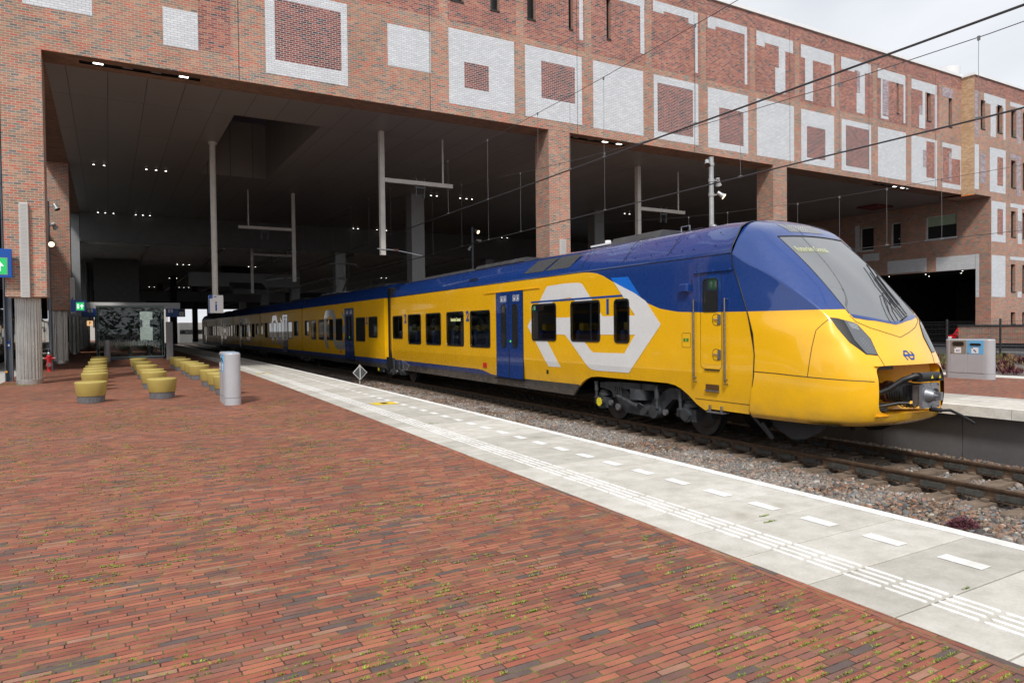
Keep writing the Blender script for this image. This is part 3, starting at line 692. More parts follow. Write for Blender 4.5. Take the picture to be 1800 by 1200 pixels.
# cab side
mb = MB(); frame_ring(mb, 8.57, 9.09, 1.32, 3.02, .08, .007, -1.40, -1.4125); mb.box(-1.41,8.62,1.30,-1.43,8.98,1.315); 
frame_ring(mb, 9.34, 9.58, 1.69, 1.96, .04, .006, -1.40, -1.4125)
mb.box(-1.4,9.30,2.68,-1.415,9.62,2.93)
mb.build('door_gap', M_BLK, c1, local=True)
mb = MB(); mb.prism(rr(8.62,9.04,1.4,2.98,.05,3), -1.40, -1.4125); mb.build('cab_door', M_CAB, c1, local=True)
window(c1, 8.65, 9.02, 2.33, 2.92, .06, .02)
mb = MB()
for s in (9.215, 8.455):
    mb = MB(); mb.cyl((-1.46,s,1.14),(-1.46,s,2.56),.018,n=12); mb.cyl((-1.46,s,1.08),(-1.40,s,1.08),.014,n=8)
    mb.cyl((-1.46,s,1.16),(-1.40,s,1.16),.012,n=8); mb.cyl((-1.46,s,2.54),(-1.40,s,2.54),.012,n=8)
    mb.cyl((-1.46,s,1.14),(-1.44,s,1.09),.018,.006,n=10)
    mb.build('cab_handrail', M_STL, c1, smooth=40, local=True)
mb = MB()
for z in (2.19, 1.58):
    mb.prism(rr(8.59,8.66,z-.09,z+.09,.015,2), -1.41, -1.424); mb.cyl((-1.43,8.64,z),(-1.43,8.76,z+.01),.009,n=8); mb.cyl((-1.41,8.64,z-.06),(-1.435,8.64,z-.06),.02,n=10)
mb.build('door_latch', M_MET, c1, local=True)
mb = MB()
for z in (2.19, 1.58): frame_ring(mb, 8.60, 8.79, z-.10, z+.10, .07, .008, -1.41, -1.4155)
mb.build('latch_recess_rim', M_BLK, c1, local=True)
mb = MB(); mb.bbox(-1.50,9.34,2.72,-1.41,9.58,2.86,.02); mb.box(-1.411,9.31,2.68,-1.416,9.61,2.93); mb.build('side_camera', M_BLUE, c1, local=True)
mb = MB(); mb.box(-1.411,8.3,3.03,-1.44,9.25,3.045); mb.cyl((-1.43,8.35,3.04),(-1.43,8.35,3.07),.012,n=8); mb.cyl((-1.43,9.2,3.04),(-1.43,9.2,3.07),.012,n=8); mb.cyl((-1.43,8.75,3.04),(-1.43,8.75,3.07),.012,n=8); mb.build('rain_gutter', M_BLUE, c1, local=True)
mb = MB(); mb.box(-wz(1.)-.001,8.66,.94,-wz(1.)-.0045,8.99,1.10); mb.build('step_recess', plain('recess_brown',(.10,.045,.01),.7), c1, local=True)
mb = MB(); mb.box(-wz(1.)+.0,8.66,.925,-1.42,8.99,.945); mb.build('footstep', M_MET, c1, local=True)
mb = MB(); mb.box(-1.42,8.56,.55,-1.25,8.95,.57); mb.box(-1.40,8.60,.57,-1.37,8.63,.68); mb.box(-1.40,8.88,.57,-1.37,8.91,.68); mb.build('footstep', M_MET, c1, local=True)
mb = MB()
for a in (9.40, 9.48): mb.box(-1.412,a,1.80,-1.4155,a+.055,1.86)
mb.build('indicator_lamp', emit('dim_green',(.01,.25,.02),.5), c1, local=True)
mb = MB(); mb.box(-wz(.76)-.0,7.98,.762,-wz(.76)-.004,9.28,.770)
mb.tube([(-1.4125,8.33,3.318),(-1.4125,12.9,3.33),(-1.4125,20.0,3.34),(-1.4125,26.8,3.34)], .006, 5)
for s in (9.75, 11.15, 12.75):        # roof cover joints
    mb.tube([(-1.40,s+.25,3.42),(-1.295,s+.16,3.61),(-1.193,s+.08,3.80),(-1.075,s,3.90),(-.8,s-.1,3.955)], .005, 5)
for s in (8.75,9.3,9.6,9.9,10.5,11.0,11.3,12.0,12.6,12.9):
    for z in (3.48, 3.72): 
        x = -(1.397-(z-3.42)*.545); mb.cyl((x,s,z),(x-.012,s,z+.004),.011,n=8)
mb.build('roof_seam', M_BLK, c1, local=True)
def vent_mat():
    t = NT('vent_mesh'); o = t.coord(); sep = t.node('ShaderNodeSeparateXYZ'); t.link(o, sep.inputs[0])
    a = t.math('FRACT', t.math('MULTIPLY', t.math('ADD', sep.outputs[1], sep.outputs[2]), 26.)); b = t.math('FRACT', t.math('MULTIPLY', t.math('SUBTRACT', sep.outputs[1], sep.outputs[2]), 26.))
    g = t.math('MAXIMUM', t.math('GREATER_THAN', a, .72), t.math('GREATER_THAN', b, .72))
    t.color(t.mix(g, (.012,.012,.014), (.16,.17,.18))); t.setp(Roughness=.5, Metallic=.3); return t.m
M_VENT = vent_mat()
def slope(z): return -(1.397-(z-3.42)*.5447)-.004
mb = MB()
for P in ([(15.73,3.50),(14.71,3.49),(14.19,3.80),(15.24,3.80)], [(14.58,3.49),(13.50,3.49),(13.15,3.79),(14.10,3.80)]): mb.poly([(slope(z), s, z) for s, z in P])
mb.build('roof_vent', M_VENT, c1, local=True)
mb = MB()
for k in range(4):
    for q in range(2): mb.poly([(slope(3.50+.06*q),18.6+.16*k+.05*q,3.50+.06*q),(slope(3.50+.06*q),18.72+.16*k+.05*q,3.50+.06*q),(slope(3.54+.06*q),18.74+.16*k+.05*q,3.54+.06*q),(slope(3.54+.06*q),18.62+.16*k+.05*q,3.54+.06*q)])
mb.build('roof_slot', M_BLK, c1, local=True)
roof_unit(c1, 10.9, 12.6, .85, .16, 3.92); roof_unit(c1, 16.6, 19.8, .9, .12, 3.93); roof_unit(c1, 20.6, 24.8, .8, .1, 3.93)
mb = MB(); mb.cyl((-.6,13.0,4.0),(-.6,13.0,4.10),.07,n=12); mb.cyl((-.35,12.8,4.0),(-.35,12.8,4.12),.05,n=12); mb.box(-.75,12.7,3.98,-.2,13.5,4.02)
mb.build('roof_sensor', M_WPL, c1, smooth=40, local=True)
mb = MB(); mb.tube([(-.5,10.35,4.0),(-.5,10.35,4.1),(-.5,10.6,4.1),(-.5,10.6,4.0)],.012,6); mb.cyl((-.3,9.9,3.98),(-.3,9.9,4.07),.1,.05,n=14); mb.build('roof_handle', M_MET, c1, local=True)
bogie(c1, 11.04+.0, 1.38); cap_yellow(c1, 12.42)
mb = MB(); mb.box(-1.285,10.45,.50,-1.292,10.475,.56); mb.cyl((-1.0,9.95,.27),(-1.0,9.95,.31),.02,n=8); mb.build('red_tag', M_RED, c1, local=True)
# ---- following carriages
MC = M_CAR
def next_car(Ya, Yb, wins, doors, logo=None, red=None, twos=(), bog=True, panto=None, labels=None):
    a = Vector((edge(Ya)+5.5, Ya, RAIL)); b = Vector((edge(Yb)+5.5, Yb, RAIL)); d = b-a; ang = math.atan2(d.x, d.y); L = d.length
    Mi = (Matrix.Translation((10.27,0,RAIL)) @ Matrix.Rotation(-AL,4,'Z')).inverted() @ Matrix.Translation(a) @ Matrix.Rotation(-ang,4,'Z')
    o = shell(train, 'carriage_body', [(.14,.48),(L*.5,.48),(L-.14,.48)], MC); o.matrix_basis = Mi
    k = L/(Yb-Ya); f = lambda Y: (Y-Ya)*k
    for w_ in wins: window(o, f(w_[1]), f(w_[0]), w_[2] if len(w_) > 2 else 1.54, 2.62)
    for d_ in doors: door(o, f(d_[1]), f(d_[0]))
    if logo:
        s1, s0 = f(logo[0]), f(logo[1]); emblem(o, (s0+s1)/2, (s1-s0)/2, 2.10, .98, M_LWH, lambda s, z, k: (-wz(z)-.0025-.0005*k, s, z), 'arrow_emblem', 1.25)
    for y in twos: attach(number(o, '2', f(y), 2.44, .30), o)
    if red: m = MB(); m.box(-wz(1.)-.001,f(red)-.12,.93,-wz(1.)-.006,f(red)+.12,1.07); m.build('red_marker', M_RED, o, local=True)
    m = MB(); m.box(-1.2,-.28,.7,1.2,.2,3.7); 
    for q in range(4): m.box(-1.27,-.22+.1*q,.8,1.27,-.20+.1*q,3.75)
    m.box(-1.36,-.2,.5,-1.1,.12,.95); m.build('gangway_bellows', M_BLK, o, local=True)
    if bog: bogie(o, 0.0, 1.3)
    roof_unit(o, L*.12, L*.40, .85, .13, 3.93); roof_unit(o, L*.62, L*.9, .8, .12, 3.93)
    return o, L
M_LWH = plain('logo_pale', (.44,.42,.38), .3, var=.04, coat=.8)
c2, L2 = next_car(26.95, 41.70, [(40.92,39.98,1.75),(39.46,38.34),(37.78,36.68),(36.10,34.86),(34.36,33.18),(30.98,29.64),(29.14,27.98,1.72)], [(32.78,31.36)], (37.3,31.9), 33.6, (29.4,39.7))
cap_yellow(c2, 1.3)
# raised pantograph on the second carriage
s0 = 10.6
for k in range(2):
    mb = MB(); s = s0+k*2.2; h = 1.62 if k == 0 else .95
    mb.box(-.55,s-.5,4.05,.55,s-.42,4.12); mb.box(-.55,s+.5,4.05,.55,s+.58,4.12)
    for x in (-.45,.45): mb.cyl((x,s-.46,3.98),(x,s-.46,4.1),.05,n=8); mb.cyl((x,s+.5,3.98),(x,s+.5,4.1),.05,n=8)
    mb.cyl((0,s+.5,4.12),(0,s-.5,4.1+h*.45),.045,n=8)
    for x in (-.3,.3): mb.cyl((x*.3,s-.5,4.1+h*.45),(x,s+.25,4.05+h),.02,n=6)
    for e in (0,.28): mb.tube([(-.85,s+.1+e,3.9+h),(-.72,s+.1+e,4.02+h),(-.5,s+.1+e,4.07+h),(.5,s+.1+e,4.07+h),(.72,s+.1+e,4.02+h),(.85,s+.1+e,3.9+h)], .022, 6)
    mb.build('pantograph', M_MET, c2, smooth=40, local=True)
c3, L3 = next_car(41.70, 54.80, [(54.42,53.6,1.75),(53.0,52.04),(51.44,50.44),(49.96,48.92),(48.38,47.40),(45.34,44.20),(43.74,42.70,1.72)], [(46.92,45.58)], (51.0,46.6), 47.4)
c4, L4 = next_car(54.80, 67.76, [(56.5,55.5,1.75),(58.3,57.2),(59.9,58.9),(61.5,60.5),(63.0,62.0),(65.9,64.8),(67.4,66.5,1.75)], [(64.2,63.1)], (62.8,58.6), 58)
c5, L5 = next_car(67.76, 79.38, [(69.2,68.3),(70.7,69.8),(72.2,71.3),(77.0,76.1),(78.6,77.7)], [(75.6,74.5)], (74.2,71.8))
c6, L6 = next_car(79.38, 92.5, [(80.7,79.9),(82.2,81.3),(83.7,82.8),(85.2,84.3),(86.7,85.8),(90.0,89.2),(91.4,90.6)], [(88.7,87.6)])
for c in (c2,c3,c4,c5,c6): pass
# ------------------------------------------------------------------ setting: ground, platforms, track
PAL_PAVE = [(0,(.31,.10,.066)),(.14,(.265,.088,.062)),(.27,(.355,.13,.084)),(.42,(.225,.09,.068)),(.52,(.30,.118,.082)),(.63,(.18,.096,.080)),(.70,(.38,.14,.088)),(.82,(.24,.112,.088)),(.91,(.13,.095,.09)),(.96,(.34,.18,.13))]
def paving(name, swap=False):
    t = NT(name); uv = t.coord('UV')
    vec = uv
    if swap:
        sp = t.node('ShaderNodeSeparateXYZ'); t.link(uv, sp.inputs[0]); cb = t.node('ShaderNodeCombineXYZ'); t.link(sp.outputs[1], cb.inputs[0]); t.link(sp.outputs[0], cb.inputs[1]); vec = cb.outputs[0]
    # slight irregularity of hand-laid rows
    d = t.node('ShaderNodeTexNoise'); t.link(vec, d.inputs['Vector']); d.inputs['Scale'].default_value = 1.6; d.inputs['Detail'].default_value = 3
    off = t.node('ShaderNodeVectorMath', operation='MULTIPLY_ADD'); t.link(d.outputs['Color'], off.inputs[0]); off.inputs[1].default_value = (.03,.016,0); t.link(vec, off.inputs[2])
    s3 = t.node('ShaderNodeSeparateXYZ'); t.link(off.outputs[0], s3.inputs[0]); row = t.math('FLOOR', t.math('DIVIDE', s3.outputs[1], .0415))
    wn_ = t.node('ShaderNodeTexWhiteNoise', noise_dimensions='1D'); t.link(row, wn_.inputs['W']); c3 = t.node('ShaderNodeCombineXYZ')
    t.link(t.math('ADD', s3.outputs[0], t.math('MULTIPLY', wn_.outputs['Value'], .33)), c3.inputs[0]); t.link(s3.outputs[1], c3.inputs[1])
    b = t.node('ShaderNodeTexBrick', offset=0.); b.inputs['Color1'].default_value = (0,0,0,1); b.inputs['Color2'].default_value = (1,1,1,1)
    b.inputs['Mortar'].default_value = (.5,.5,.5,1); b.inputs['Scale'].default_value = 1; b.inputs['Mortar Size'].default_value = .0036
    b.inputs['Mortar Smooth'].default_value = .3; b.inputs['Brick Width'].default_value = .165; b.inputs['Row Height'].default_value = .0415
    t.link(c3.outputs[0], b.inputs['Vector'])
    c = t.ramp(b.outputs['Color'], PAL_PAVE, 'CONSTANT')
    big = t.noise(uv, .45, 5, .6); mid = t.noise(uv, 5, 4); fin = t.noise(uv, 160, 4, .7)
    c = t.mix(1., c, t.ramp(big, [(.3,(.80,.81,.79)),(.7,(1.08,1.05,1.02))]), 'MULTIPLY')
    c = t.mix(.8, c, t.ramp(mid, [(.25,(.72,.74,.76)),(.75,(1.25,1.2,1.15))]), 'MULTIPLY')
    c = t.mix(.7, c, t.ramp(fin, [(.3,.66),(.7,1.28)]), 'MULTIPLY')
    spots = t.ramp(t.noise(uv, 75, 2), [(.74,0.),(.77,1.)]); c = t.mix(t.math('MULTIPLY', spots, .5), c, (.55,.5,.46))
    moss = t.ramp(t.noise(uv, 9.5, 5, .62), [(.46,0.),(.58,1.)])
    mossm = t.ramp(t.noise(uv, 1.1, 3, .6), [(.34,.15),(.6,.85)])
    sand = t.mix(t.ramp(t.noise(uv, 14, 3), [(.35,0.),(.6,1.)]), (.014,.010,.008), (.10,.062,.044))
    gm = t.mix(t.noise(uv, 60, 3), (.10,.13,.012), (.30,.32,.06))
    jc = t.mix(t.math('MULTIPLY', moss, mossm), sand, gm)
    c = t.mix(b.outputs['Fac'], c, jc)
    sp2 = t.ramp(t.noise(uv, 26, 4, .7), [(.60,0.),(.66,1.)]); c = t.mix(t.math('MULTIPLY', t.math('MULTIPLY', sp2, moss), t.math('MULTIPLY', mossm, .75)), c, gm)
    t.color(c); t.inp(t.b, 'Roughness', t.ramp(mid, [(.3,.62),(.7,.85)])); t.setp(Specular_IOR_Level=.35)
    h = t.math('SUBTRACT', t.math('ADD', t.math('MULTIPLY', fin, .35), t.math('MULTIPLY', b.outputs['Color'], .5)), t.math('MULTIPLY', b.outputs['Fac'], 1.6))
    t.bump(h, .55, .004); return t.m
M_PAVE = paving('brick_paving'); M_PAVE2 = paving('brick_edging', True)
def slab_mat(name, base, isl=True):
    t = NT(name); o = t.coord(); g = t.node('ShaderNodeNewGeometry')
    n = t.noise(o, 1.6, 6, .65); m = t.noise(o, 5.5, 5, .6); f = t.noise(o, 55, 4, .65)
    c = t.ramp(n, [(.28, tuple(x*v for x, v in zip(base, (.80,.785,.76)))), (.44, tuple(x*v for x, v in zip(base, (.94,.935,.92)))), (.62, base)])
    c = t.mix(.8, c, t.ramp(m, [(.32,(.80,.79,.77)),(.6,(1.05,1.05,1.06))]), 'MULTIPLY')
    c = t.mix(.5, c, t.ramp(f, [(.3,.80),(.7,1.1)]), 'MULTIPLY')
    if isl: c = t.mix(1., c, t.ramp(g.outputs['Random Per Island'], [(0,(.82,.81,.79)),(.5,(.97,.96,.94)),(1,(1.08,1.07,1.06))]), 'MULTIPLY')
    t.color(c); t.setp(Roughness=.78, Specular_IOR_Level=.3); t.bump(f, .2, .002); return t.m
M_SLAB = slab_mat('platform_slabs', (.57,.555,.515)); M_EDGEW = slab_mat('white_edge_concrete', (.80,.80,.78), False)
M_PAINT = slab_mat('white_marking', (.82,.82,.81), False)
M_GRAVEL = None
def gravel_mat(name, sc=28, dark=1.):
    t = NT(name); o = t.coord(); v = t.node('ShaderNodeTexVoronoi'); t.link(o, v.inputs['Vector']); v.inputs['Scale'].default_value = sc
    sp = t.node('ShaderNodeSeparateColor'); t.link(v.outputs['Color'], sp.inputs[0])
    c = t.ramp(sp.outputs[0], [(0,(.11*dark,.085*dark,.07*dark)),(.3,(.17*dark,.13*dark,.11*dark)),(.5,(.22*dark,.15*dark,.12*dark)),(.7,(.17*dark,.17*dark,.18*dark)),(.9,(.36*dark,.34*dark,.31*dark))], 'CONSTANT')
    c = t.mix(1., c, t.ramp(v.outputs['Distance'], [(.2,1.),(.6,.35)]), 'MULTIPLY')
    c = t.mix(.7, c, t.ramp(t.noise(o, 1.2, 4), [(.3,.7),(.7,1.2)]), 'MULTIPLY')
    t.color(c); t.setp(Roughness=.9); t.bump(v.outputs['Distance'], -.9, .02); return t.m
M_GRAVEL = gravel_mat('ballast_ground'); M_GRAVL2 = gravel_mat('grey_gravel', 34, 1.5)
def sheet(name, u0, u1, z, mat, y0=-30, y1=140, kind='structure', fn=None):
    mb = MB(); Y = [y for y in YS if y0 <= y <= y1]
    a = u0 if callable(u0) else (lambda y: edge(y)+u0); b = u1 if callable(u1) else (lambda y: edge(y)+u1)
    for i in range(len(Y)-1): mb.poly([(a(Y[i]),Y[i],z),(b(Y[i]),Y[i],z),(b(Y[i+1]),Y[i+1],z),(a(Y[i+1]),Y[i+1],z)])
    o = mb.build(name, mat); o['kind'] = kind; return o
mb = MB(); mb.poly([(-600,-600,-.955),(600,-600,-.955),(600,900,-.955),(-600,900,-.955)]); o = mb.build('ground', M_GRAVEL); tag(o, 'dark stone ballast ground under the tracks', kind='structure')
XL = -2.58                                                  # left limit of the brick paving
sheet('brick_pavement', lambda y: XL, lambda y: edge(y)-1.68-.083, 0., M_PAVE)
sheet('brick_pavement_edging', lambda y: edge(y)-1.763, lambda y: edge(y)-1.681, .001, M_PAVE2)
sheet('far_brick_pavement', 9.05, 13.95, 0., M_PAVE)
def slabs(name, u0, u1, y0, y1, pitch=.485, first=1.43, z=0., th=.12):
    mb = MB(); k0 = int((y0-first)/pitch); n = int((y1-y0)/pitch)
    for k in range(k0, k0+n):
        a = first+pitch*k; b = a+pitch; g = .0055; e = .004
        P = [(edge(a)+u0+g,a+g),(edge(a)+u1-g,a+g),(edge(b)+u1-g,b-g),(edge(b)+u0+g,b-g)]
        Q = [(edge(a)+u0+g+e,a+g+e),(edge(a)+u1-g-e,a+g+e),(edge(b)+u1-g-e,b-g-e),(edge(b)+u0+g+e,b-g-e)]
        V = [(x,y,z-th) for x,y in P]+[(x,y,z-e) for x,y in P]+[(x,y,z) for x,y in Q]
        F = [(8,9,10,11)]
        for q in range(4): r = (q+1)%4; F += [(q,r,4+r,4+q),(4+q,4+r,8+r,8+q)]
        mb.faces(V, F)
    o = mb.build(name, M_SLAB); o['kind'] = 'structure'; return o
slabs('concrete_slab_path', -1.68, -.11, -6, 100)
slabs('far_concrete_slab_path', 7.38, 9.05, 1, 100, .97, 1.1)
sheet('slab_joint_bed', -1.68, -.02, -.03, plain('joint_soil',(.025,.022,.018),.9), -30, 140)
sheet('far_slab_joint_bed', 7.3, 9.05, -.03, bpy.data.materials['joint_soil'], -30, 140)
def ribbon(name, u0, u1, z0, z1, mat, y0=-30, y1=140, seg=None, kind='structure'):
    """solid strip following the platform edge"""
    mb = MB(); Y = [y for y in YS if y0 <= y <= y1]
    if seg: 
        Y = [y0+seg*k for k in range(int((min(y1,60)-y0)/seg))]
        for a in Y:
            b = a+seg-.008; V = [(edge(y)+u,y,z) for y in (a,b) for u in (u0,u1) for z in (z0,z1)]
            mb.faces(V, [(0,1,3,2),(4,6,7,5),(0,4,5,1),(2,3,7,6),(1,5,7,3),(0,2,6,4)])
    else:
        V = []; F = []
        for y in Y: V += [(edge(y)+u0,y,z0),(edge(y)+u1,y,z0),(edge(y)+u1,y,z1),(edge(y)+u0,y,z1)]
        for i in range(len(Y)-1):
            for q in range(4): r = (q+1)%4; F.append((4*i+q,4*i+r,4*i+4+r,4*i+4+q))
        F += [(0,1,2,3),(len(V)-4,len(V)-3,len(V)-2,len(V)-1)]
        mb.faces(V, F)
    o = mb.build(name, mat); o['kind'] = kind; return o
ribbon('white_platform_edge', -.107, 0, -.14, .003, M_EDGEW, -8, 140, 1.94)
ribbon('white_platform_edge_far', -.107, 0, -.14, .003, M_EDGEW, 50, 140)
M_WALLP = plain('grey_wall_panel', (.13,.125,.13), .75, var=.16, scale=1.3, bump=.1)
ribbon('platform_side_wall', -.25, -.15, -1.05, -.02, M_WALLP)
ribbon('opposite_platform_edge', 7.25, 7.375, -.165, .003, M_EDGEW, -6, 60, 1.92)
sheet('opposite_platform_under', 7.26, 7.5, -.15, M_WALLP)
# opposite wall in panels
mb = MB()
for k in range(60):
    a = 2.02+1.45*k; b = a+1.44; V = [(edge(y)+u,y,z) for y in (a,b) for u in (7.46,7.52) for z in (-1.05,-.14)]
    mb.faces(V, [(0,1,3,2),(4,6,7,5),(0,4,5,1),(2,3,7,6),(1,5,7,3),(0,2,6,4)])
tag(mb.build('opposite_platform_wall', M_WALLP), kind='structure')
ribbon('opposite_wall_backing', 7.50, 7.6, -1.05, -.02, M_BLK)
M_KERB = slab_mat('pale_kerb', (.66,.65,.62), False)
ribbon('concrete_kerb', 13.95, 14.75, -.3, .004, M_KERB)
sheet('gravel_bed', 14.75, lambda y: 29.9, -.03, M_GRAVL2)
M_ASPH = plain('asphalt', (.055,.056,.06), .85, var=.2, scale=2, bump=.3)
mb = MB(); mb.poly([(29.9,-60,-.05),(120,-60,-.05),(120,120,-.05),(29.9,120,-.05)]); tag(mb.build('road', M_ASPH), kind='structure')
mb = MB()
for k in range(12): mb.box(36.2,-10+k*6,-.046,36.35,-7+k*6,-.042)
tag(mb.build('road_marking', M_PAINT), kind='structure')
# left side of the island platform
mb = MB()
for i in range(len(YS)-1):
    a, b = YS[i], YS[i+1]; mb.poly([(-4.2,a,-.0),(XL,a,0),(XL,b,0),(-4.2,b,0)])
o = mb.build('left_slab_path', slab_mat('left_slabs',(.58,.56,.53),False)); o['kind'] = 'structure'
mb = MB(); mb.box(-4.32,-30,-.15,-4.2,140,.003); tag(mb.build('left_white_platform_edge', M_EDGEW), kind='structure')
mb = MB(); mb.box(-4.15,-30,-1.05,-4.05,140,-.02); tag(mb.build('left_platform_wall', M_WALLP), kind='structure')
mb = MB()
for k in range(40):
    for q in range(4): mb.box(-2.95-.065*q, 20+k*.8, .0, -2.925-.065*q, 20.7+k*.8, .004)
tag(mb.build('left_tactile_strip', M_PAINT), kind='structure')
# tactile ribs and dashed line
mb = MB()
def capsule(x0, x1, y0, y1, z0, z1, ends=True):
    xm = (x0+x1)/2; r = abs(x1-x0)/2
    def pt(t, y): return edge(y)+t
    P = [(pt(x0,y0+r),y0+r),(pt(x0+r*.3,y0+r*.3),y0+r*.3),(pt(xm,y0),y0),(pt(x1-r*.3,y0+r*.3),y0+r*.3),(pt(x1,y0+r),y0+r),(pt(x1,y1-r),y1-r),(pt(x1-r*.3,y1-r*.3),y1-r*.3),(pt(xm,y1),y1),(pt(x0+r*.3,y1-r*.3),y1-r*.3),(pt(x0,y1-r),y1-r)]
    mb.prism(P, z0, z1, axis=2)
for k in range(-10, 175):
    a = 1.44+.2425*k
    for q in range(4): capsule(-1.39+.0645*q, -1.362+.0645*q, a+.007, a+.229, -.001, .0045)
for q in range(4):
    Y = [y for y in YS if y >= 44]
    for i in range(len(Y)-1): mb.poly([(edge(Y[i])-1.39+.0645*q,Y[i],.004),(edge(Y[i])-1.362+.0645*q,Y[i],.004),(edge(Y[i+1])-1.362+.0645*q,Y[i+1],.004),(edge(Y[i+1])-1.39+.0645*q,Y[i+1],.004)])
tag(mb.build('tactile_guide_strip', M_PAINT), kind='structure')
mb = MB()
def quad(u0, u1, a, b, z): mb.poly([(edge(a)+u0,a,z),(edge(a)+u1,a,z),(edge(b)+u1,b,z),(edge(b)+u0,b,z)])
for k in range(-8, 130): a = 1.545+.485*k; quad(-.67, -.565, a, a+.25, .003)
for k in range(2, 60): a = 1.45+.97*k; quad(8.15, 8.25, a, a+.5, .003); 
for k in range(2, 90):
    for q in range(4): quad(8.80+.055*q, 8.822+.055*q, 1.12+.485*k, 1.12+.485*k+.45, .003)
tag(mb.build('dashed_safety_line', M_PAINT), kind='structure')
mb = MB()
for X_, Y_ in ((4.18,12.3),(4.05,23.2)):
    mb.poly([(X_-.02,Y_-.22,.0035),(X_+.42,Y_-.22,.0035),(X_+.42,Y_+.22,.0035),(X_-.02,Y_+.22,.0035)])
mb.cur = 1
for X_, Y_ in ((4.18,12.3),(4.05,23.2)): mb.poly([(X_+.14,Y_-.09,.0045),(X_+.26,Y_-.09,.0045),(X_+.26,Y_+.12,.0045),(X_+.14,Y_+.12,.0045)])
tag(mb.build('yellow_platform_marking', [plain('marking_yellow',(.72,.52,.04),.6), M_BLK]), kind='structure')
# ---- railway track
track = empty('railway_track', (10.27,4,-.9), 'railway track with brown rails on concrete sleepers beneath the train', 'railway track')
M_RAIL = plain('rail_brown', (.12,.075,.048), .6, metal=.35, var=.35, scale=12, bump=.3)
M_SLEEP = plain('sleeper_concrete', (.17,.125,.09), .85, var=.35, scale=5, bump=.4)
M_DAMP = plain('rail_damper_black', (.060,.058,.052), .65, var=.4, scale=9, bump=.3)
RP = [(-.065,-.165),(.065,-.165),(.065,-.155),(.02,-.14),(.009,-.125),(.009,-.045),(.033,-.035),(.036,-.006),(.030,0),(-.030,0),(-.036,-.006),(-.033,-.035),(-.009,-.045),(-.009,-.125),(-.02,-.14),(-.065,-.155)]
for u in (4.75, 6.25):
    mb = MB(); V = []; F = []; n = len(RP)
    for y in YS:
        for a, b in RP: V.append((edge(y)+u+a, y, RAIL+b))
    for i in range(len(YS)-1):
        for q in range(n): r = (q+1)%n; F.append((i*n+q,i*n+r,(i+1)*n+r,(i+1)*n+q))
    mb.faces(V, F); mb.build('rail', M_RAIL, track, smooth=30)
def sleeper_geo(mb, y):
    x = edge(y)+5.5; a = -math.radians(2.1) if y < 12 else 0
    c, s = math.cos(a), math.sin(a)
    def P(u, v, z): return (x+u*c-v*s, y+u*s+v*c, z)
    prof = [(-1.25,-.925),(-1.2,-.90),(-.4,-.895),(-.25,-.91),(.25,-.91),(.4,-.895),(1.2,-.90),(1.25,-.925),(1.25,-1.05),(-1.25,-1.05)]
    n = len(prof); V = [P(u,-.115,z) for u, z in prof]+[P(u,-.085,z+(.012 if -1.04 < z < -.9 else .0)) for u, z in prof][:0]+[P(u,.115,z) for u, z in prof]
    mb.faces(V, [tuple(range(n)), tuple(range(2*n-1,n-1,-1))]+[(k,(k+1)%n,n+(k+1)%n,n+k) for k in range(n)])
    for u in (-.75,.75):
        for e in (-.1,.1): mb.faces([P(u+e+i,j,k) for i in (-.035,.035) for j in (-.04,.04) for k in (-.89,-.862)], [(0,1,3,2),(4,6,7,5),(0,4,5,1),(2,3,7,6),(1,5,7,3),(0,2,6,4)])
def damper_geo(mb, y, u, sg):
    x = edge(y)+u
    m = mb; x0 = x+sg*.012; x1 = x+sg*.062
    m.box(x0, y-.165, -.862, x1, y+.165, -.795)
    for e in (-.085,.085): m.box(x+sg*.01, y+e-.012, -.875, x+sg*.067, y+e+.012, -.787)
ys = [1.2+.485*k for k in range(240)]
for y in ys[:100]:
    mb = MB(); sleeper_geo(mb, y); mb.build('sleeper', M_SLEEP, track)
mb = MB()
for y in ys[100:]: sleeper_geo(mb, y)
tag(mb.build('far_sleepers', M_SLEEP, track), kind='stuff')
for y in ys[:50]:
    for u, sg in ((4.75,-1),(6.25,-1)): mb = MB(); damper_geo(mb, y+.2425, u, sg); mb.build('rail_damper', M_DAMP, track)
mb = MB()
for y in ys[50:]:
    for u, sg in ((4.75,-1),(6.25,-1)): damper_geo(mb, y+.2425, u, sg)
for y in ys[:100]:
    for u, sg in ((4.75,1),(6.25,1)): damper_geo(mb, y+.2425, u, sg)
tag(mb.build('far_rail_dampers', M_DAMP, track), kind='stuff')
# ---- ballast stones
def stone_mat():
    t = NT('ballast_stone'); g = t.node('ShaderNodeNewGeometry'); o = t.coord()
    r = g.outputs['Random Per Island']; sep = t.node('ShaderNodeSeparateXYZ'); t.link(o, sep.inputs[0])
    c = t.ramp(r, [(0,(.10,.070,.050)),(.12,(.20,.115,.075)),(.24,(.12,.115,.115)),(.34,(.25,.15,.10)),(.46,(.07,.062,.06)),(.56,(.17,.125,.09)),(.68,(.15,.155,.165)),(.76,(.26,.22,.17)),(.84,(.31,.17,.11)),(.92,(.42,.39,.34)),(.97,(.05,.045,.045))], 'CONSTANT')
    bl = t.ramp(t.noise(o, .7, 3), [(.42,0.),(.58,1.)]); c = t.mix(t.math('MULTIPLY', bl, .35), c, (.40,.40,.39))
    c = t.mix(.5, c, t.ramp(t.noise(o, 90, 3), [(.3,.7),(.7,1.2)]), 'MULTIPLY')
    t.color(c); t.setp(Roughness=.85, Specular_IOR_Level=.3); return t.m
phi = (1+5**.5)/2
IV = np.array([(-1,phi,0),(1,phi,0),(-1,-phi,0),(1,-phi,0),(0,-1,phi),(0,1,phi),(0,-1,-phi),(0,1,-phi),(phi,0,-1),(phi,0,1),(-phi,0,-1),(-phi,0,1)])/1.9
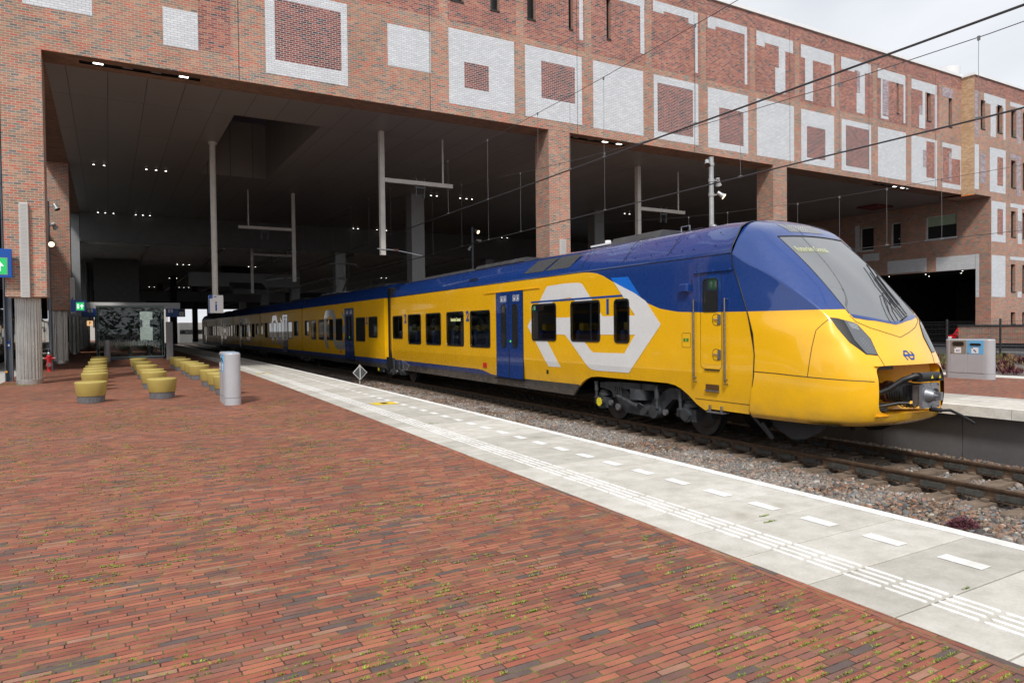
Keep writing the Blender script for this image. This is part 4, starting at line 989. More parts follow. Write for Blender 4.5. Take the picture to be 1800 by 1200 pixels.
IF = np.array([(0,11,5),(0,5,1),(0,1,7),(0,7,10),(0,10,11),(1,5,9),(5,11,4),(11,10,2),(10,7,6),(7,1,8),(3,9,4),(3,4,2),(3,2,6),(3,6,8),(3,8,9),(4,9,5),(2,4,11),(6,2,10),(8,6,7),(9,8,1)])
def stones(name, regs, mat, label=None):
    Vs = []; N = 0
    for u0, u1, y0, y1, dens, size, z0, zj in regs:
        n = int((u1-u0)*(y1-y0)*dens); y = RNG.uniform(y0, y1, n); u = RNG.uniform(u0, u1, n)
        x = np.array([edge(t) for t in y])+u; z = z0+RNG.uniform(-1, 1, n)*zj
        sc = size*RNG.lognormal(0, .28, n)*.5
        ax = np.stack([RNG.uniform(.75,1.35,n), RNG.uniform(.65,1.2,n), RNG.uniform(.5,.95,n)], 1)*sc[:,None]
        v = IV[None]*RNG.uniform(.72,1.18,(n,12,1))*ax[:,None,:]
        A = RNG.uniform(0, 2*PI, n); B = RNG.uniform(-.7,.7,n)
        ca, sa, cb, sb = np.cos(A), np.sin(A), np.cos(B), np.sin(B)
        X = v[:,:,0]*ca[:,None]-v[:,:,1]*sa[:,None]; Y = v[:,:,0]*sa[:,None]+v[:,:,1]*ca[:,None]; Z = v[:,:,2]
        Y2 = Y*cb[:,None]-Z*sb[:,None]; Z2 = Y*sb[:,None]+Z*cb[:,None]
        Vs.append(np.stack([X+x[:,None], Y2+y[:,None], Z2+z[:,None]], 2).reshape(-1,3)); N += n
    V = np.concatenate(Vs); F = (IF[None]+(np.arange(N)*12)[:,None,None]).reshape(-1)
    me = bpy.data.meshes.new(name); me.vertices.add(len(V)); me.vertices.foreach_set('co', V.ravel())
    me.loops.add(len(F)); me.loops.foreach_set('vertex_index', F); me.polygons.add(N*20)
    me.polygons.foreach_set('loop_start', np.arange(N*20)*3); me.update(calc_edges=True); me.materials.append(mat)
    o = bpy.data.objects.new(name, me); COL.objects.link(o); o['kind'] = 'stuff'
    if label: o['label'] = label
    return o
stones('ballast_stones', [(.05,1.9,1.0,10,520,.058,-.945,.015),(1.9,7.4,-1.0,2.4,500,.056,-.945,.02),(1.9,4.30,2.6,12,1150,.056,-.94,.02),(1.9,4.4,12,22,800,.056,-.945,.02),(1.9,4.4,22,45,330,.07,-.945,.015),
    (4.25,4.62,2.2,12,900,.048,-.95,.015),(4.85,6.15,2.2,12,850,.050,-.955,.02),(6.32,7.45,2.6,12,1000,.055,-.93,.02),(6.32,7.45,12,22,500,.05,-.93,.02),(4.3,6.2,12,22,350,.05,-.95,.015)], stone_mat(), 'loose brown and grey ballast stones beside the rails')
# grass tufts in the joints of the paving
M_GRASS = plain('moss_green', (.22,.29,.03), .8, var=.55, scale=30)
mb = MB(); rr_ = random.Random(3)
def tuft(x, y, r, n, h):
    for k in range(n):
        a = rr_.uniform(0, 2*PI); d = rr_.uniform(0, r); px_, py_ = x+d*math.cos(a)*2.6, y+d*math.sin(a)*.16
        b = rr_.uniform(0, 2*PI); L = h*rr_.uniform(.5,1.2); w_ = .0030*rr_.uniform(.7,1.6)
        mb.poly([(px_-w_*math.sin(b),py_+w_*math.cos(b),.0005),(px_+w_*math.sin(b),py_-w_*math.cos(b),.0005),(px_+L*math.cos(b)*.8,py_+L*math.sin(b)*.8,L*.55)])
n = 0
while n < 4600:
    y = 1.1+rr_.random()**1.8*13; x = rr_.uniform(-3.2, 3.1)
    if x < XL or x > edge(y)-1.78: continue
    if noise.noise(Vector((x*.9,y*.9,3))) < -.05: continue
    y = round((y)/.0415)*.0415+.0; n += 1
    tuft(x, y, rr_.uniform(.006,.024), rr_.randint(5,18), rr_.uniform(.008,.017)*(1+.03*y))
for x, y, r, n_ in ((.66,1.62,.03,120),(-2.4,23.0,.25,300),(-1.9,22.2,.12,150),(3.98,3.30,.03,60),(4.06,3.42,.02,50),(3.82,1.93,.012,30),(4.0,9.3,.05,60)): tuft(x, y, r, n_, .02 if y < 10 else .05)
tag(mb.build('grass', M_GRASS), 'small green moss and grass tufts in the joints of the brick paving', kind='stuff')
# ------------------------------------------------------------------ station building
PAL_TAN = [(0,(.49,.20,.13)),(.16,(.40,.225,.15)),(.32,(.32,.21,.155)),(.46,(.50,.27,.18)),(.60,(.52,.165,.105)),(.72,(.26,.215,.185)),(.84,(.40,.19,.14)),(.94,(.19,.16,.15))]
PAL_RED = [(0,(.40,.125,.085)),(.18,(.32,.10,.075)),(.34,(.46,.17,.11)),(.50,(.27,.085,.07)),(.64,(.38,.16,.12)),(.78,(.19,.10,.09)),(.88,(.50,.21,.13)),(.95,(.10,.08,.085))]
PAL_DRK = [(0,(.24,.075,.06)),(.25,(.19,.06,.055)),(.45,(.27,.09,.075)),(.65,(.15,.06,.06)),(.82,(.07,.055,.065)),(.92,(.31,.11,.09))]
PAL_WHT = [(0,(.63,.65,.685)),(.3,(.66,.685,.72)),(.6,(.60,.625,.66)),(.85,(.70,.72,.755))]
PAL_GLD = [(0,(.60,.40,.24)),(.35,(.52,.34,.20)),(.7,(.66,.46,.29))]
PAL_PUR = [(0,(.42,.36,.40)),(.35,(.34,.27,.31)),(.7,(.50,.44,.48))]
M_TAN = brick('tan_brick', PAL_TAN, (.56,.52,.46), streak=(.86,.84,.82)); M_RDB = brick('red_brick', PAL_RED, (.50,.44,.41), streak=(.86,.85,.84)); M_DKB = brick('dark_red_brick', PAL_DRK, (.60,.56,.54), tone=.25)
M_WHB = brick('white_glazed_brick', PAL_WHT, (.34,.34,.35), mo=.009, rough=.5, tone=.04, nz=.1); M_GLD = brick('gold_brick', PAL_GLD, (.40,.30,.2), tone=.08); M_PUR = brick('purple_grey_brick', PAL_PUR, (.36,.31,.31))
M_REV = plain('window_reveal_black', (.02,.02,.022), .5)
M_PANEL = plain('grey_metal_panel', (.20,.205,.21), .5, metal=.2, var=.08, scale=.8)
M_COPE = plain('white_coping', (.82,.83,.84), .5, var=.03)
def ceil_mat():
    t = NT('ceiling_panels'); uv = t.coord('UV'); b = t.node('ShaderNodeTexBrick', offset=0.); b.inputs['Scale'].default_value = 1
    mp = t.node('ShaderNodeMapping'); t.link(uv, mp.inputs[0]); mp.inputs['Location'].default_value = (-.13,0,0); t.link(mp.outputs[0], b.inputs['Vector'])
    b.inputs['Color1'].default_value = (.21,.195,.185,1); b.inputs['Color2'].default_value = (.235,.218,.207,1); b.inputs['Mortar'].default_value = (.012,.012,.012,1)
    b.inputs['Mortar Size'].default_value = .009; b.inputs['Brick Width'].default_value = 1.02; b.inputs['Row Height'].default_value = 4.3
    t.color(b.outputs['Color']); t.setp(Roughness=.45); return t.m
M_CEIL = ceil_mat()
M_LAMP = emit('ceiling_lamp', (1.,.93,.85), 5.)
bld = empty('station_building', (20,22,0), 'large brick station building bridging the tracks with white square brick patterns', 'building')
FY = 22.05; WY = 21.36; ZS = 8.78; ZR = 15.5; GX = 43.03; WX = 44.9
slots = [(10.45,12.69,10.96,14.18),(12.02,12.69,12.39,14.18),(13.56,12.69,13.93,14.18),(15.41,12.68,15.62,14.18),(17.23,12.67,17.44,14.31),(36.64,12.54,36.84,14.18),(39.49,12.53,39.87,14.18),(41.68,12.49,42.04,14.16)]
slots += [(1.2,12.69,1.6,14.18),(4.4,12.69,4.8,14.18),(7.2,12.69,7.6,14.18)]
PF = lambda u, z, d: (u, FY+d, z)
mb = MB(); holes_wall(mb, -2.3, GX, ZS, ZR, slots, PF, .28)
mb.poly([(-2.3,FY,ZS),(-2.3,FY,ZR),(-2.3,110,ZR),(-2.3,110,ZS)]); mb.poly([(-2.3,FY,ZR),(GX,FY,ZR),(GX,110,ZR),(-2.3,110,ZR)])
mb.build('facade_wall', M_TAN, bld)
mb = MB(); holes_wall(mb, -2.3, GX, 14.8, ZR-.02, [], lambda u,z,d: (u, FY-.004+d, z)); 
for k in range(-5, 9):
    a = 16.5+3.07*k
    if k == 8: continue
    if a < -2.2: continue
    x0, x1 = a-.02, a+2.72
    if k < 1: x0, x1 = (a-.02, a+2.72)
    holes_wall(mb, max(-2.25,x0), min(x1,GX-.02), 12.0, 14.76, slots, lambda u,z,d: (u, FY-.004+d, z), .01)
mb.build('red_brick_field', M_RDB, bld)
for s in slots:
    mb = MB(); mb.poly([PF(s[0],s[1],.27),PF(s[2],s[1],.27),PF(s[2],s[3],.27),PF(s[0],s[3],.27)]); mb.cur = 1
    w_ = s[2]-s[0]
    mb.box(s[0],FY+.15,s[1],s[0]+.03,FY+.26,s[3]); mb.box(s[2]-.03,FY+.15,s[1],s[2],FY+.26,s[3]); mb.box(s[0],FY-.03,s[1]-.02,s[2],FY+.26,s[1]+.04); mb.box(s[0],FY+.15,s[3]-.04,s[2],FY+.26,s[3])
    mb.build('window', [M_WIN, M_REV], bld)
def panel(name, r, mat, off, Y=FY, holes=()):
    mb = MB(); holes_wall(mb, r[0], r[2], r[1], r[3], list(holes), lambda u,z,d: (u, Y-off+d, z), .01); return mb.build(name, mat, bld)
WPANELS = [(-1.76,9.89,-.21,10.3+1.4),(1.5,9.45,2.41,11.72-1.2),(8.15,10.06,9.68,11.44),(16.54,9.12,19.08,11.73),(25.79,9.1,28.36,11.69),(34.98,9.05,37.49,11.62)]
for r in WPANELS: panel('white_brick_panel', r, M_WHB, .005)
panel('red_brick_panel', (2.42,9.5,3.3,11.9), M_RDB, .005)
for o_, i_, m_ in [((4.28,9.14,6.8,11.75),(4.56,9.59,6.6,11.45),M_DKB),((10.36,9.15,12.98,11.74),(10.96,9.77,11.92,10.68),M_DKB),((13.45,9.15,16.0,11.75),(14.15,9.92,15.68,11.28),M_DKB),((19.64,9.11,22.15,11.72),(19.84,9.42,21.84,11.41),M_DKB),
    ((22.72,9.1,25.23,11.7),(23.41,9.39,24.93,10.93),M_DKB),((28.88,9.07,31.37,11.66),(29.3,9.4,30.68,10.9),M_DKB),((31.96,9.06,34.39,11.63),(32.3,9.31,34.21,11.34),M_DKB),((38.0,9.0,40.49,11.58),(39.44,9.43,40.26,11.43),M_RDB),((41.03,9.03,42.99,11.55),(41.05,9.3,42.9,11.3),M_RDB)]:
    panel('white_brick_panel', o_, M_WHB, .005, holes=[i_]); panel('dark_brick_inset', i_, m_, .006)
panel('purple_brick_strip', (39.1,9.95,39.44,10.9), M_PUR, .009); panel('purple_brick_strip', (41.7,9.45,41.98,11.1), M_PUR, .009); panel('white_brick_panel', (41.98,10.75,42.99,11.4), M_WHB, .010)
UP = [(17.49,14.33,19.17,14.75),(18.94,12.44,19.16,14.33),(19.63,14.3,20.2,14.75),(20.2,14.40,21.6,14.75),(21.6,14.2,22.14,14.75),(21.96,12.18,22.13,14.2),(22.73,14.25,23.2,14.76),(23.2,14.4,25.18,14.76),(25.02,12.18,25.18,14.4),
 (25.79,14.1,26.35,14.75),(26.35,14.3,27.3,14.75),(27.3,14.16,28.31,14.75),(27.3,12.17,27.75,14.16),(27.05,12.17,27.3,13.3),(28.87,14.11,31.35,14.73),(29.17,12.13,29.75,14.11),(31.16,12.11,31.38,14.11),(31.92,14.1,33.0,14.70),(33.0,14.2,34.37,14.7),(33.45,12.1,33.86,14.2),(33.17,12.1,33.45,13.1),
 (34.95,14.15,37.43,14.66),(35.23,12.1,35.38,14.15),(35.38,12.1,35.9,12.25),(37.26,12.12,37.43,14.15),(38.0,14.09,40.44,14.63),(40.26,12.15,40.47,14.09),(39.05,12.06,39.32,14.09),(38.73,12.06,39.05,12.8),
 (13.6,14.33,16.08,14.75),(10.4,14.33,12.9,14.75),(15.9,12.4,16.08,14.33),(4.3,14.3,6.8,14.75),(1.2,14.3,3.7,14.75)]
for r in UP: panel('white_brick_panel', r, M_WHB, .009)
for r in [(41.02,14.14,42.11,14.67),(35.4,12.3,35.9,14.15),(33.2,13.1,33.45,14.2),(38.75,12.8,39.05,13.3)]: panel('purple_brick_strip', r, M_PUR, .012)
mb = MB(); 
for k in range(0, 8): 
    x = 3.3+6.14*k+.2; mb.box(x,FY-.0115,8.8,x+.012,FY-.003,15.4)
mb.build('expansion_joint', M_REV, bld)
mb = MB(); mb.box(-2.36,FY-.08,ZR-.0,GX+.0,FY+.5,ZR+.15); mb.box(GX-.08,WY-.08,ZR-.05,72,WY+.4,ZR+.10); mb.box(GX-.083,WY+.0,ZR-.045,GX+.3,FY-.083,ZR+.104); mb.build('roof_coping', M_COPE, bld)
# soffit lip with recessed lamps, ceiling
mb = MB(); SL = [(-.55,2.5),(15.6,18.6),(35.4,38.6)]
xs = [-2.3]+[v for s in SL for v in s]+[GX]
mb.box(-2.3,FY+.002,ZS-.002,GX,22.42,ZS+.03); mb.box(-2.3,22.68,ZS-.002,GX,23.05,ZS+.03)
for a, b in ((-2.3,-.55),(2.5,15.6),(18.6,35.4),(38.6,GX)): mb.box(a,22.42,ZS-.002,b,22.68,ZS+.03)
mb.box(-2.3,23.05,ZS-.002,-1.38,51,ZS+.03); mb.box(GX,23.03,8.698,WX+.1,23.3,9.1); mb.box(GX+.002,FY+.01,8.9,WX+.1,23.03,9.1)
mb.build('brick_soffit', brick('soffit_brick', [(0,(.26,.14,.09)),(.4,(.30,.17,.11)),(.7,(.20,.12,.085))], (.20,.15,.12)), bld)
mb = MB()
for a, b in SL: mb.box(a,22.42,ZS+.2,b,22.68,ZS+.22); mb.poly([(a,22.42,ZS),(b,22.42,ZS),(b,22.42,ZS+.2),(a,22.42,ZS+.2)]); mb.poly([(a,22.68,ZS),(b,22.68,ZS),(b,22.68,ZS+.2),(a,22.68,ZS+.2)])
mb.build('lamp_recess', M_REV, bld)
def lamp(x, y, z, lit=True, sx=.10, sy=.07):
    if z < 8.78: sx *= .5; sy *= .45
    mb = MB(); mb.box(x-sx-.03,y-sy-.03,z,x+sx+.03,y+sy+.03,z+.02); mb.cur = 1; mb.box(x-sx,y-sy,z-.012,x+sx,y+sy,z-.0)
    return mb.build('ceiling_lamp', [M_REV, M_LAMP if lit else M_PANEL], bld)
for a, b in SL:
    for k in range(4): lamp(a+.45+k*.72, 22.55, ZS+.03, (k in (0,3)) if a < 5 else k >= 2, .12, .05)
LX = [-.42,-.02,.42,1.64,2.04,2.44,15.7,16.05,17.5,17.9,18.25]
for y in (35.95, 50.2, 64.9, 79.5, 94):
    for k, x in enumerate(LX):
        if y < 40 and k == 2: continue
        lamp(x, y, 8.76 if y < 51 else 7.6, True, .075, .05)
for y, X in ((57.,(4.5,4.9,5.3,9.5,10.0)),(72.,(5.0,5.6,9,9.5)),(87.,(4,4.5,7,7.5,8)),(64.9,(23,23.5)),(50.2,(28.2,28.7)),(36,(29.5,29.9)),(68,(-.2,.3,12.5,13)),(100,(2,2.5,5,5.5,9,9.5))):
    for x in X: lamp(x, y, 6.3 if y > 52 else 8.76, True, .07, .05)
mb = MB(); h = [(3.9,25.7,6.88,35.85)]
holes_wall(mb, -1.38, WX, 23.05, 50.5, h, lambda u,v,d: (u, v, 8.80+d), 2.65)
mb.build('hall_ceiling', M_CEIL, bld)
mb = MB(); mb.box(3.8,25.6,11.44,7.0,35.95,11.46); mb.build('skylight_top', plain('skylight_blue_grey',(.10,.10,.16),.5), bld)
mb = MB(); mb.box(-1.4,50.5,7.0,WX,50.6,8.8)
for k in range(45): mb.box(-1.35+k*1.02,50.49,7.0,-1.335+k*1.02,50.51,8.8)
mb.build('hall_downstand', plain('dark_panel',(.10,.10,.10),.6,var=.1), bld)
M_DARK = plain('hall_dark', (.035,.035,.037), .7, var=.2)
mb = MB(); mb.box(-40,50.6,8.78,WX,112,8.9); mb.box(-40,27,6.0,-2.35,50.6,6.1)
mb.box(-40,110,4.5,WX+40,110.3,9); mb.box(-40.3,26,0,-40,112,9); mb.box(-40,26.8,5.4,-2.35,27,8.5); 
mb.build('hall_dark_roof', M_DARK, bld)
mb = MB(); n = 0
for k in range(38):
    y = 52+k*1.5; mb.box(-30,y,7.0,WX,y+.06,7.22)
for k in range(16): mb.box(-30+k*4.6,51,6.9,-29.8+k*4.6,109,7.0)
mb.build('slatted_ceiling', plain('slat_grey',(.38,.375,.36),.5), bld)
mb = MB()
for k, (a, b, y, z) in enumerate([(5.5,14,60,4.9),(-12,-3,70,5.2),(3,18,84,4.6),(-1.2,4,96,4.7)]):
    m9 = MB(); m9.box(a,y,z,b,y+.25,z+1.1)
    for q in range(int((b-a)/1.5)): m9.box(a+1.5*q,y-.03,z,a+1.5*q+.05,y,z+1.1)
    m9.build('hall_beam', M_PANEL, bld)

mb.prism([(58,4.2),(58,4.6),(66,7.2),(66,6.7)], 8.5, 11, axis=0); mb.box(-.9,62,0,2.15,66,7)  # ramp, and a lift-shaft block added to darken the view through the shelter
mb.build('hall_walkway_and_dark_block', plain('walkway_block_grey',(.10,.10,.10),.6), bld)
def pillar(x0, x1, y0, y1, z0, z1, mat=M_TAN, name='brick_pillar'):
    mb = MB(); mb.box(x0,y0,z0,x1,y1,z1); return mb.build(name, mat, bld)
pillar(-2.28,-1.38,FY+.003,23.0,2.32,ZS+.01)
pillar(-2.28,-1.38,36.25,37.2,2.35,ZS+.0)
pillar(14.45,15.4,FY+.003,23.0,-.9,ZS+.01)
pillar(26.9,27.85,FY+.003,23.0,-.9,ZS+.01)
M_COLG = plain('column_grey_panel', (.30,.31,.32), .45, metal=.3, var=.07, scale=.7)
for x, y, z in ((-1.83,51.3,2.35),(-1.83,65.7,2.35),(-1.83,80.1,2.35),(-1.83,94.5,2.35)):
    pillar(x-.45,x+.38,y,y+.85,2.35,8.8,M_COLG,'grey_column')
for x in (14.9,27.4,40.2):
    for y in (36.0,50.9,65.2,79.6,94.):
        if x > 40 and y < 45: continue
        o = pillar(x-.36,x+.40,y,y+.75,-.9,8.8,M_COLG,'grey_column')
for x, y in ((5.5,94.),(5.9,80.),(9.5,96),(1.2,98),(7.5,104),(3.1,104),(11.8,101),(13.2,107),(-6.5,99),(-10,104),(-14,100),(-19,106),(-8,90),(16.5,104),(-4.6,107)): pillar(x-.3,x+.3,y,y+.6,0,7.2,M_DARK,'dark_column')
M_FLUT = plain('fluted_steel', (.52,.51,.49), .38, metal=.85, var=.12, scale=2)
def fluted(x, y, z1=2.36, r=.295):
    mb = MB(); N = 88
    V = []; F = []
    for z in (.12, z1):
        for k in range(N):
            a = 2*PI*k/N; rr2 = r-(.0 if k % 4 in (0,1) else .022); V.append((x+rr2*math.cos(a), y+rr2*math.sin(a), z))
    F = [(k,(k+1)%N,N+(k+1)%N,N+k) for k in range(N)]+[tuple(range(N,2*N))]
    mb.faces(V, F); mb.cyl((x,y,0),(x,y,.13),r+.012,n=48)
    return mb.build('fluted_column', M_FLUT, bld)
for y in (22.75, 36.85, 51.6, 66.1, 80.5): fluted(-1.86, y)
def perf(name, x0, y0, z0, x1, y1, z1):
    mb = MB(); mb.bbox(x0,y0,z0,x1,y1,z1,.012); mb.cur = 1; n = int((z1-z0)/.035)
    for k in range(1, n): mb.box(x0+.03,y0-.002,z0+k*.035,x1-.03,y0-.0005,z0+k*.035+.012)
    return mb.build(name, [plain('speaker_grey',(.50,.49,.48),.5,var=.06), plain('speaker_grille',(.33,.325,.32),.5,var=.04)], bld)
perf('column_speaker', -1.94,21.93,2.30,-1.74,22.05,4.74); perf('column_speaker', -1.42,36.15,2.2,-1.24,36.3,3.77)
perf('column_speaker', 14.86,21.93,3.6,15.13,22.05,4.69)
# right wing
WH = dict(w1=(43.72,12.49,44.21,14.16),w2=(45.57,12.51,46.14,14.15),w3=(47.19,12.48,47.77,14.12),w4=(47.19,9.43,47.76,11.08),w5=(47.21,6.46,47.78,8.03),w6=(47.21,3.15,47.75,4.84),w7=(47.21,1.21,47.77,1.95))
whl = list(WH.values())+[(48.6+d,b,49.1+d,c) for d in (0,2.4,4.8) for b, c in ((12.48,14.12),(9.43,11.08),(6.46,8.03),(3.15,4.84),(1.21,1.95))]
mb = MB(); PW = lambda u,z,d: (u, WY+d, z)
holes_wall(mb, WX, 72, -.1, 8.70, whl, PW, .3); holes_wall(mb, GX, 72, 8.70, ZR-.05, whl, PW, .3)
mb.poly([(GX,WY,8.70),(WX,WY,8.70),(WX,23.2,8.70),(GX,23.2,8.70)])
hs = [(22.2,-.1,30.5,4.55),(23.27,6.55,25.15,8.03),(26.75,6.35,27.4,7.95),(28.6,6.3,29.6,7.9)]
PS = lambda u,z,d: (WX+d, u, z)
holes_wall(mb, WY+.001, 60, -.1, 8.95, hs, PS, .25)
mb.build('wing_wall', M_TAN, bld)
mb = MB(); holes_wall(mb, 43.05, 72, 14.62, ZR-.06, [], lambda u,z,d: (u, WY-.004, z)); mb.build('red_brick_field', M_RDB, bld)
mb = MB(); mb.poly([(GX-.003,WY,8.72),(GX-.003,FY,8.72),(GX-.003,FY,ZR-.04),(GX-.003,WY,ZR-.04)]); mb.build('gold_brick_return', M_GLD, bld)
mb = MB(); mb.box(GX-.008,WY,8.66,GX+.06,FY,8.72); mb.build('orange_edge_strip', plain('orange_paint',(.75,.22,.04),.5), bld)
for a in whl:
    mb = MB(); mb.poly([PW(a[0],a[1],.28),PW(a[2],a[1],.28),PW(a[2],a[3],.28),PW(a[0],a[3],.28)]); mb.cur = 1
    mb.box(a[0],WY+.16,a[1],a[0]+.035,WY+.27,a[3]); mb.box(a[2]-.035,WY+.16,a[1],a[2],WY+.27,a[3]); mb.box(a[0],WY-.03,a[1]-.02,a[2],WY+.27,a[1]+.04)
    mb.build('window', [M_WIN, M_REV], bld)
for r, m_ in [((43.06,9.0,43.53,11.56),M_WHB),((44.06,14.05,46.5,14.6),M_WHB),((44.8,12.2,45.4,14.05),M_WHB),((46.26,12.19,46.51,14.05),M_WHB),((47.11,8.26,49.5,8.49),M_WHB),((44.96,2.84,46.56,5.3),M_WHB),((48.0,8.0-.5,48.5,8.26),M_WHB),((48.0,6.1,48.5,6.75),M_WHB),((48.0,2.84,48.5,3.2),M_WHB),((47.05,14.3,49.5,14.55),M_WHB),
    ((43.72,9.42,44.29,11.12),M_PUR),((43.09,11.97,43.49,14.58),M_PUR),((47.85,12.2,48.35,14.2),M_PUR),((47.85,9.0,48.35,11.4),M_PUR),((48.0,6.75,48.5,7.5),M_PUR),((47.1,11.15,47.84,11.45),M_PUR),((47.1,5.1,49.5,5.3),M_WHB)]:
    panel('white_brick_panel' if m_ is M_WHB else 'purple_brick_strip', r, m_, .005, WY, whl)
for o_, i_ in (((44.73,8.99,46.55,11.57),(45.58,9.42,46.24,11.1)),((44.92,6.09,46.57,8.47),(45.6,6.52,46.24,8.05))):
    panel('white_brick_panel', o_, M_WHB, .005, WY, [i_]); panel('dark_brick_inset', i_, M_RDB, .006, WY)
def spanel(name, r, mat, off=.005):
    mb = MB(); mb.poly([(WX-off,r[0],r[1]),(WX-off,r[2],r[1]),(WX-off,r[2],r[3]),(WX-off,r[0],r[3])]); mb.build(name, mat, bld)
spanel('white_brick_panel', (22.21,4.56,24.5,5.42), M_WHB); spanel('white_brick_panel', (22.0,2.86,22.19,5.42), M_WHB); spanel('white_brick_panel', (25.07,4.62,27.64,5.46), M_WHB); spanel('white_brick_panel', (29.62,6.3,29.95,8.1), M_WHB); spanel('white_brick_panel', (28.2,5.6,29.4,6.1), M_WHB)
M_FRM = plain('window_frame_white', (.55,.58,.58), .45, var=.03)
for k, (a, b, c, d) in enumerate(hs[1:]):
    mb = MB(); x = WX+.16
    mb.poly([(x,a,b),(x,c,b),(x,c,d),(x,a,d)]); mb.cur = 1
    mb.box(x-.05,a,b,x-.01,a+.07,d); mb.box(x-.05,c-.07,b,x-.01,c,d); mb.box(WX-.05,a-.02,b-.05,x-.01,c+.02,b+.07); mb.box(x-.05,a,d-.06,x-.01,c,d)
    if k == 0: mb.cur = 2; mb.poly([(x-.008,a+.07,d-.62),(x-.008,c-.07,d-.62),(x-.008,c-.07,d-.05),(x-.008,a+.07,d-.05)])
    mb.build('window', [M_WIN, M_FRM, plain('green_blind',(.30,.38,.27),.7,var=.05)], bld)
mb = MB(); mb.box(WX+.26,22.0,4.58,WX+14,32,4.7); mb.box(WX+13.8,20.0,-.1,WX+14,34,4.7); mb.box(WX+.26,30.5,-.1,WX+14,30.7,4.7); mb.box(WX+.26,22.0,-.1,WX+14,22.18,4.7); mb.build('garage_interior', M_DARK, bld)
for x, y in ((46,23.5),(48,24.6),(46.8,26.2),(49,27.2),(46.5,28.5),(51,25)): lamp(x, y, 4.56, True, .06, .06)
mb = MB(); mb.box(41.5,26.2,8.7,43.2,27.6,8.79); mb.build('dark_red_soffit_box', plain('dark_red',(.14,.02,.015),.6), bld)
# white drum on the roof behind
mb = MB(); mb.cyl((56.5,30,15.4),(56.5,30,20.9),.85,n=40); o = mb.build('roof_drum', M_COPE, bld, smooth=40)
# back side beyond the hall
ob = empty('office_building', (10,135,0), 'pale office building seen through the far end of the dark hall', 'building')
M_CREAM = plain('cream_cladding', (.50,.49,.45), .7, var=.05); 
mb = MB(); mb.box(-6,135,-1,9,150,14); mb.build('facade_wall', M_CREAM, ob)
for k in range(5):
    mb = MB(); mb.box(-5+2.8*k,134.9,2.2,-3.4+2.8*k,134.97,3.4); mb.build('window', M_WIN, ob)
ob2 = empty('white_hall', (24,150,0), 'low white hall standing beyond the tracks at the far end', 'building')
mb = MB(); mb.box(12,150,-1,60,170,3.0); mb.build('facade_wall', M_CREAM, ob2); mb = MB(); mb.box(12,149.9,.8,60,149.97,1.6); mb.build('window_band', M_WIN, ob2)
# ------------------------------------------------------------------ street furniture and other things
M_GPOLE = plain('galvanised_pole', (.42,.43,.44), .45, metal=.5, var=.12)
M_WPOLE = plain('pale_mast_paint', (.58,.56,.52), .5, var=.08)
M_BSIGN = plain('sign_blue', (.004,.075,.36), .35, var=.04)
M_GREEN = emit('exit_green', (.0,.50,.12), .9); M_GRW = emit('exit_white', (.9,1.,.92), 1.)
M_DKPOLE = plain('dark_blue_grey_steel', (.11,.13,.16), .45, metal=.4, var=.12)
# seats
M_SY = plain('seat_yellow', (.40,.315,.085), .55, var=.07, scale=5)
def conc_stripes():
    t = NT('seat_base_concrete'); o = t.coord(); sp = t.node('ShaderNodeSeparateXYZ'); t.link(o, sp.inputs[0])
    at = t.math('ARCTAN2', sp.outputs[1], sp.outputs[0]); cb = t.node('ShaderNodeCombineXYZ'); t.link(t.math('MULTIPLY', at, 9.), cb.inputs[0]); t.link(t.math('MULTIPLY', sp.outputs[2], 3.), cb.inputs[1])
    n = t.noise(cb.outputs[0], 3., 5, .7); t.color(t.ramp(n, [(.3,(.045,.045,.05)),(.7,(.20,.20,.21))])); t.setp(Roughness=.85); t.bump(n, .5, .01); return t.m
M_SB = conc_stripes()
def make_seat():
    r = empty('round_seat', (0,0,0))
    mb = MB(); mb.lathe([(.224,0),(.230,.004),(.240,.135)], n=40); mb.build('seat_base', M_SB, r, smooth=40)
    mb = MB(); mb.lathe([(.248,.135),(.252,.14),(.280,.375),(.282,.392),(.277,.405),(.262,.414),(.15,.421),(.02,.423)], n=48); mb.build('seat_pad', M_SY, r, smooth=50)
    return r
seat0 = make_seat(); first = True
ordn = ['nearest','second','third','fourth','fifth','sixth','seventh','farthest']
for row, X_, L in (('left row', -.31, [15.75,19.06,20.37,21.85,23.4,26.6,29.2,31.6]), ('middle row', .93, [15.87,18.73,19.93,22.58,25.16,28.36]), ('right row', 2.21, [15.92,17.19,18.63,21.34,22.75,24.08,26.64,28.64])):
    for i, y in enumerate(L):
        s = seat0 if first else copy_tree(seat0); first = False
        s.location = (X_+random.uniform(-.02,.02), y+.21, 0); s.rotation_euler = (0,0,random.uniform(0,6))
        od = 'farthest' if i == len(L)-1 else ordn[i]
        tag(s, 'yellow round seat on grey concrete base, %s from the front in the %s' % (od, row) if od not in ('nearest','farthest') else 'yellow round seat on grey concrete base, %s of the %s' % (od, row), 'seat', 'yellow round seats on the brick platform')
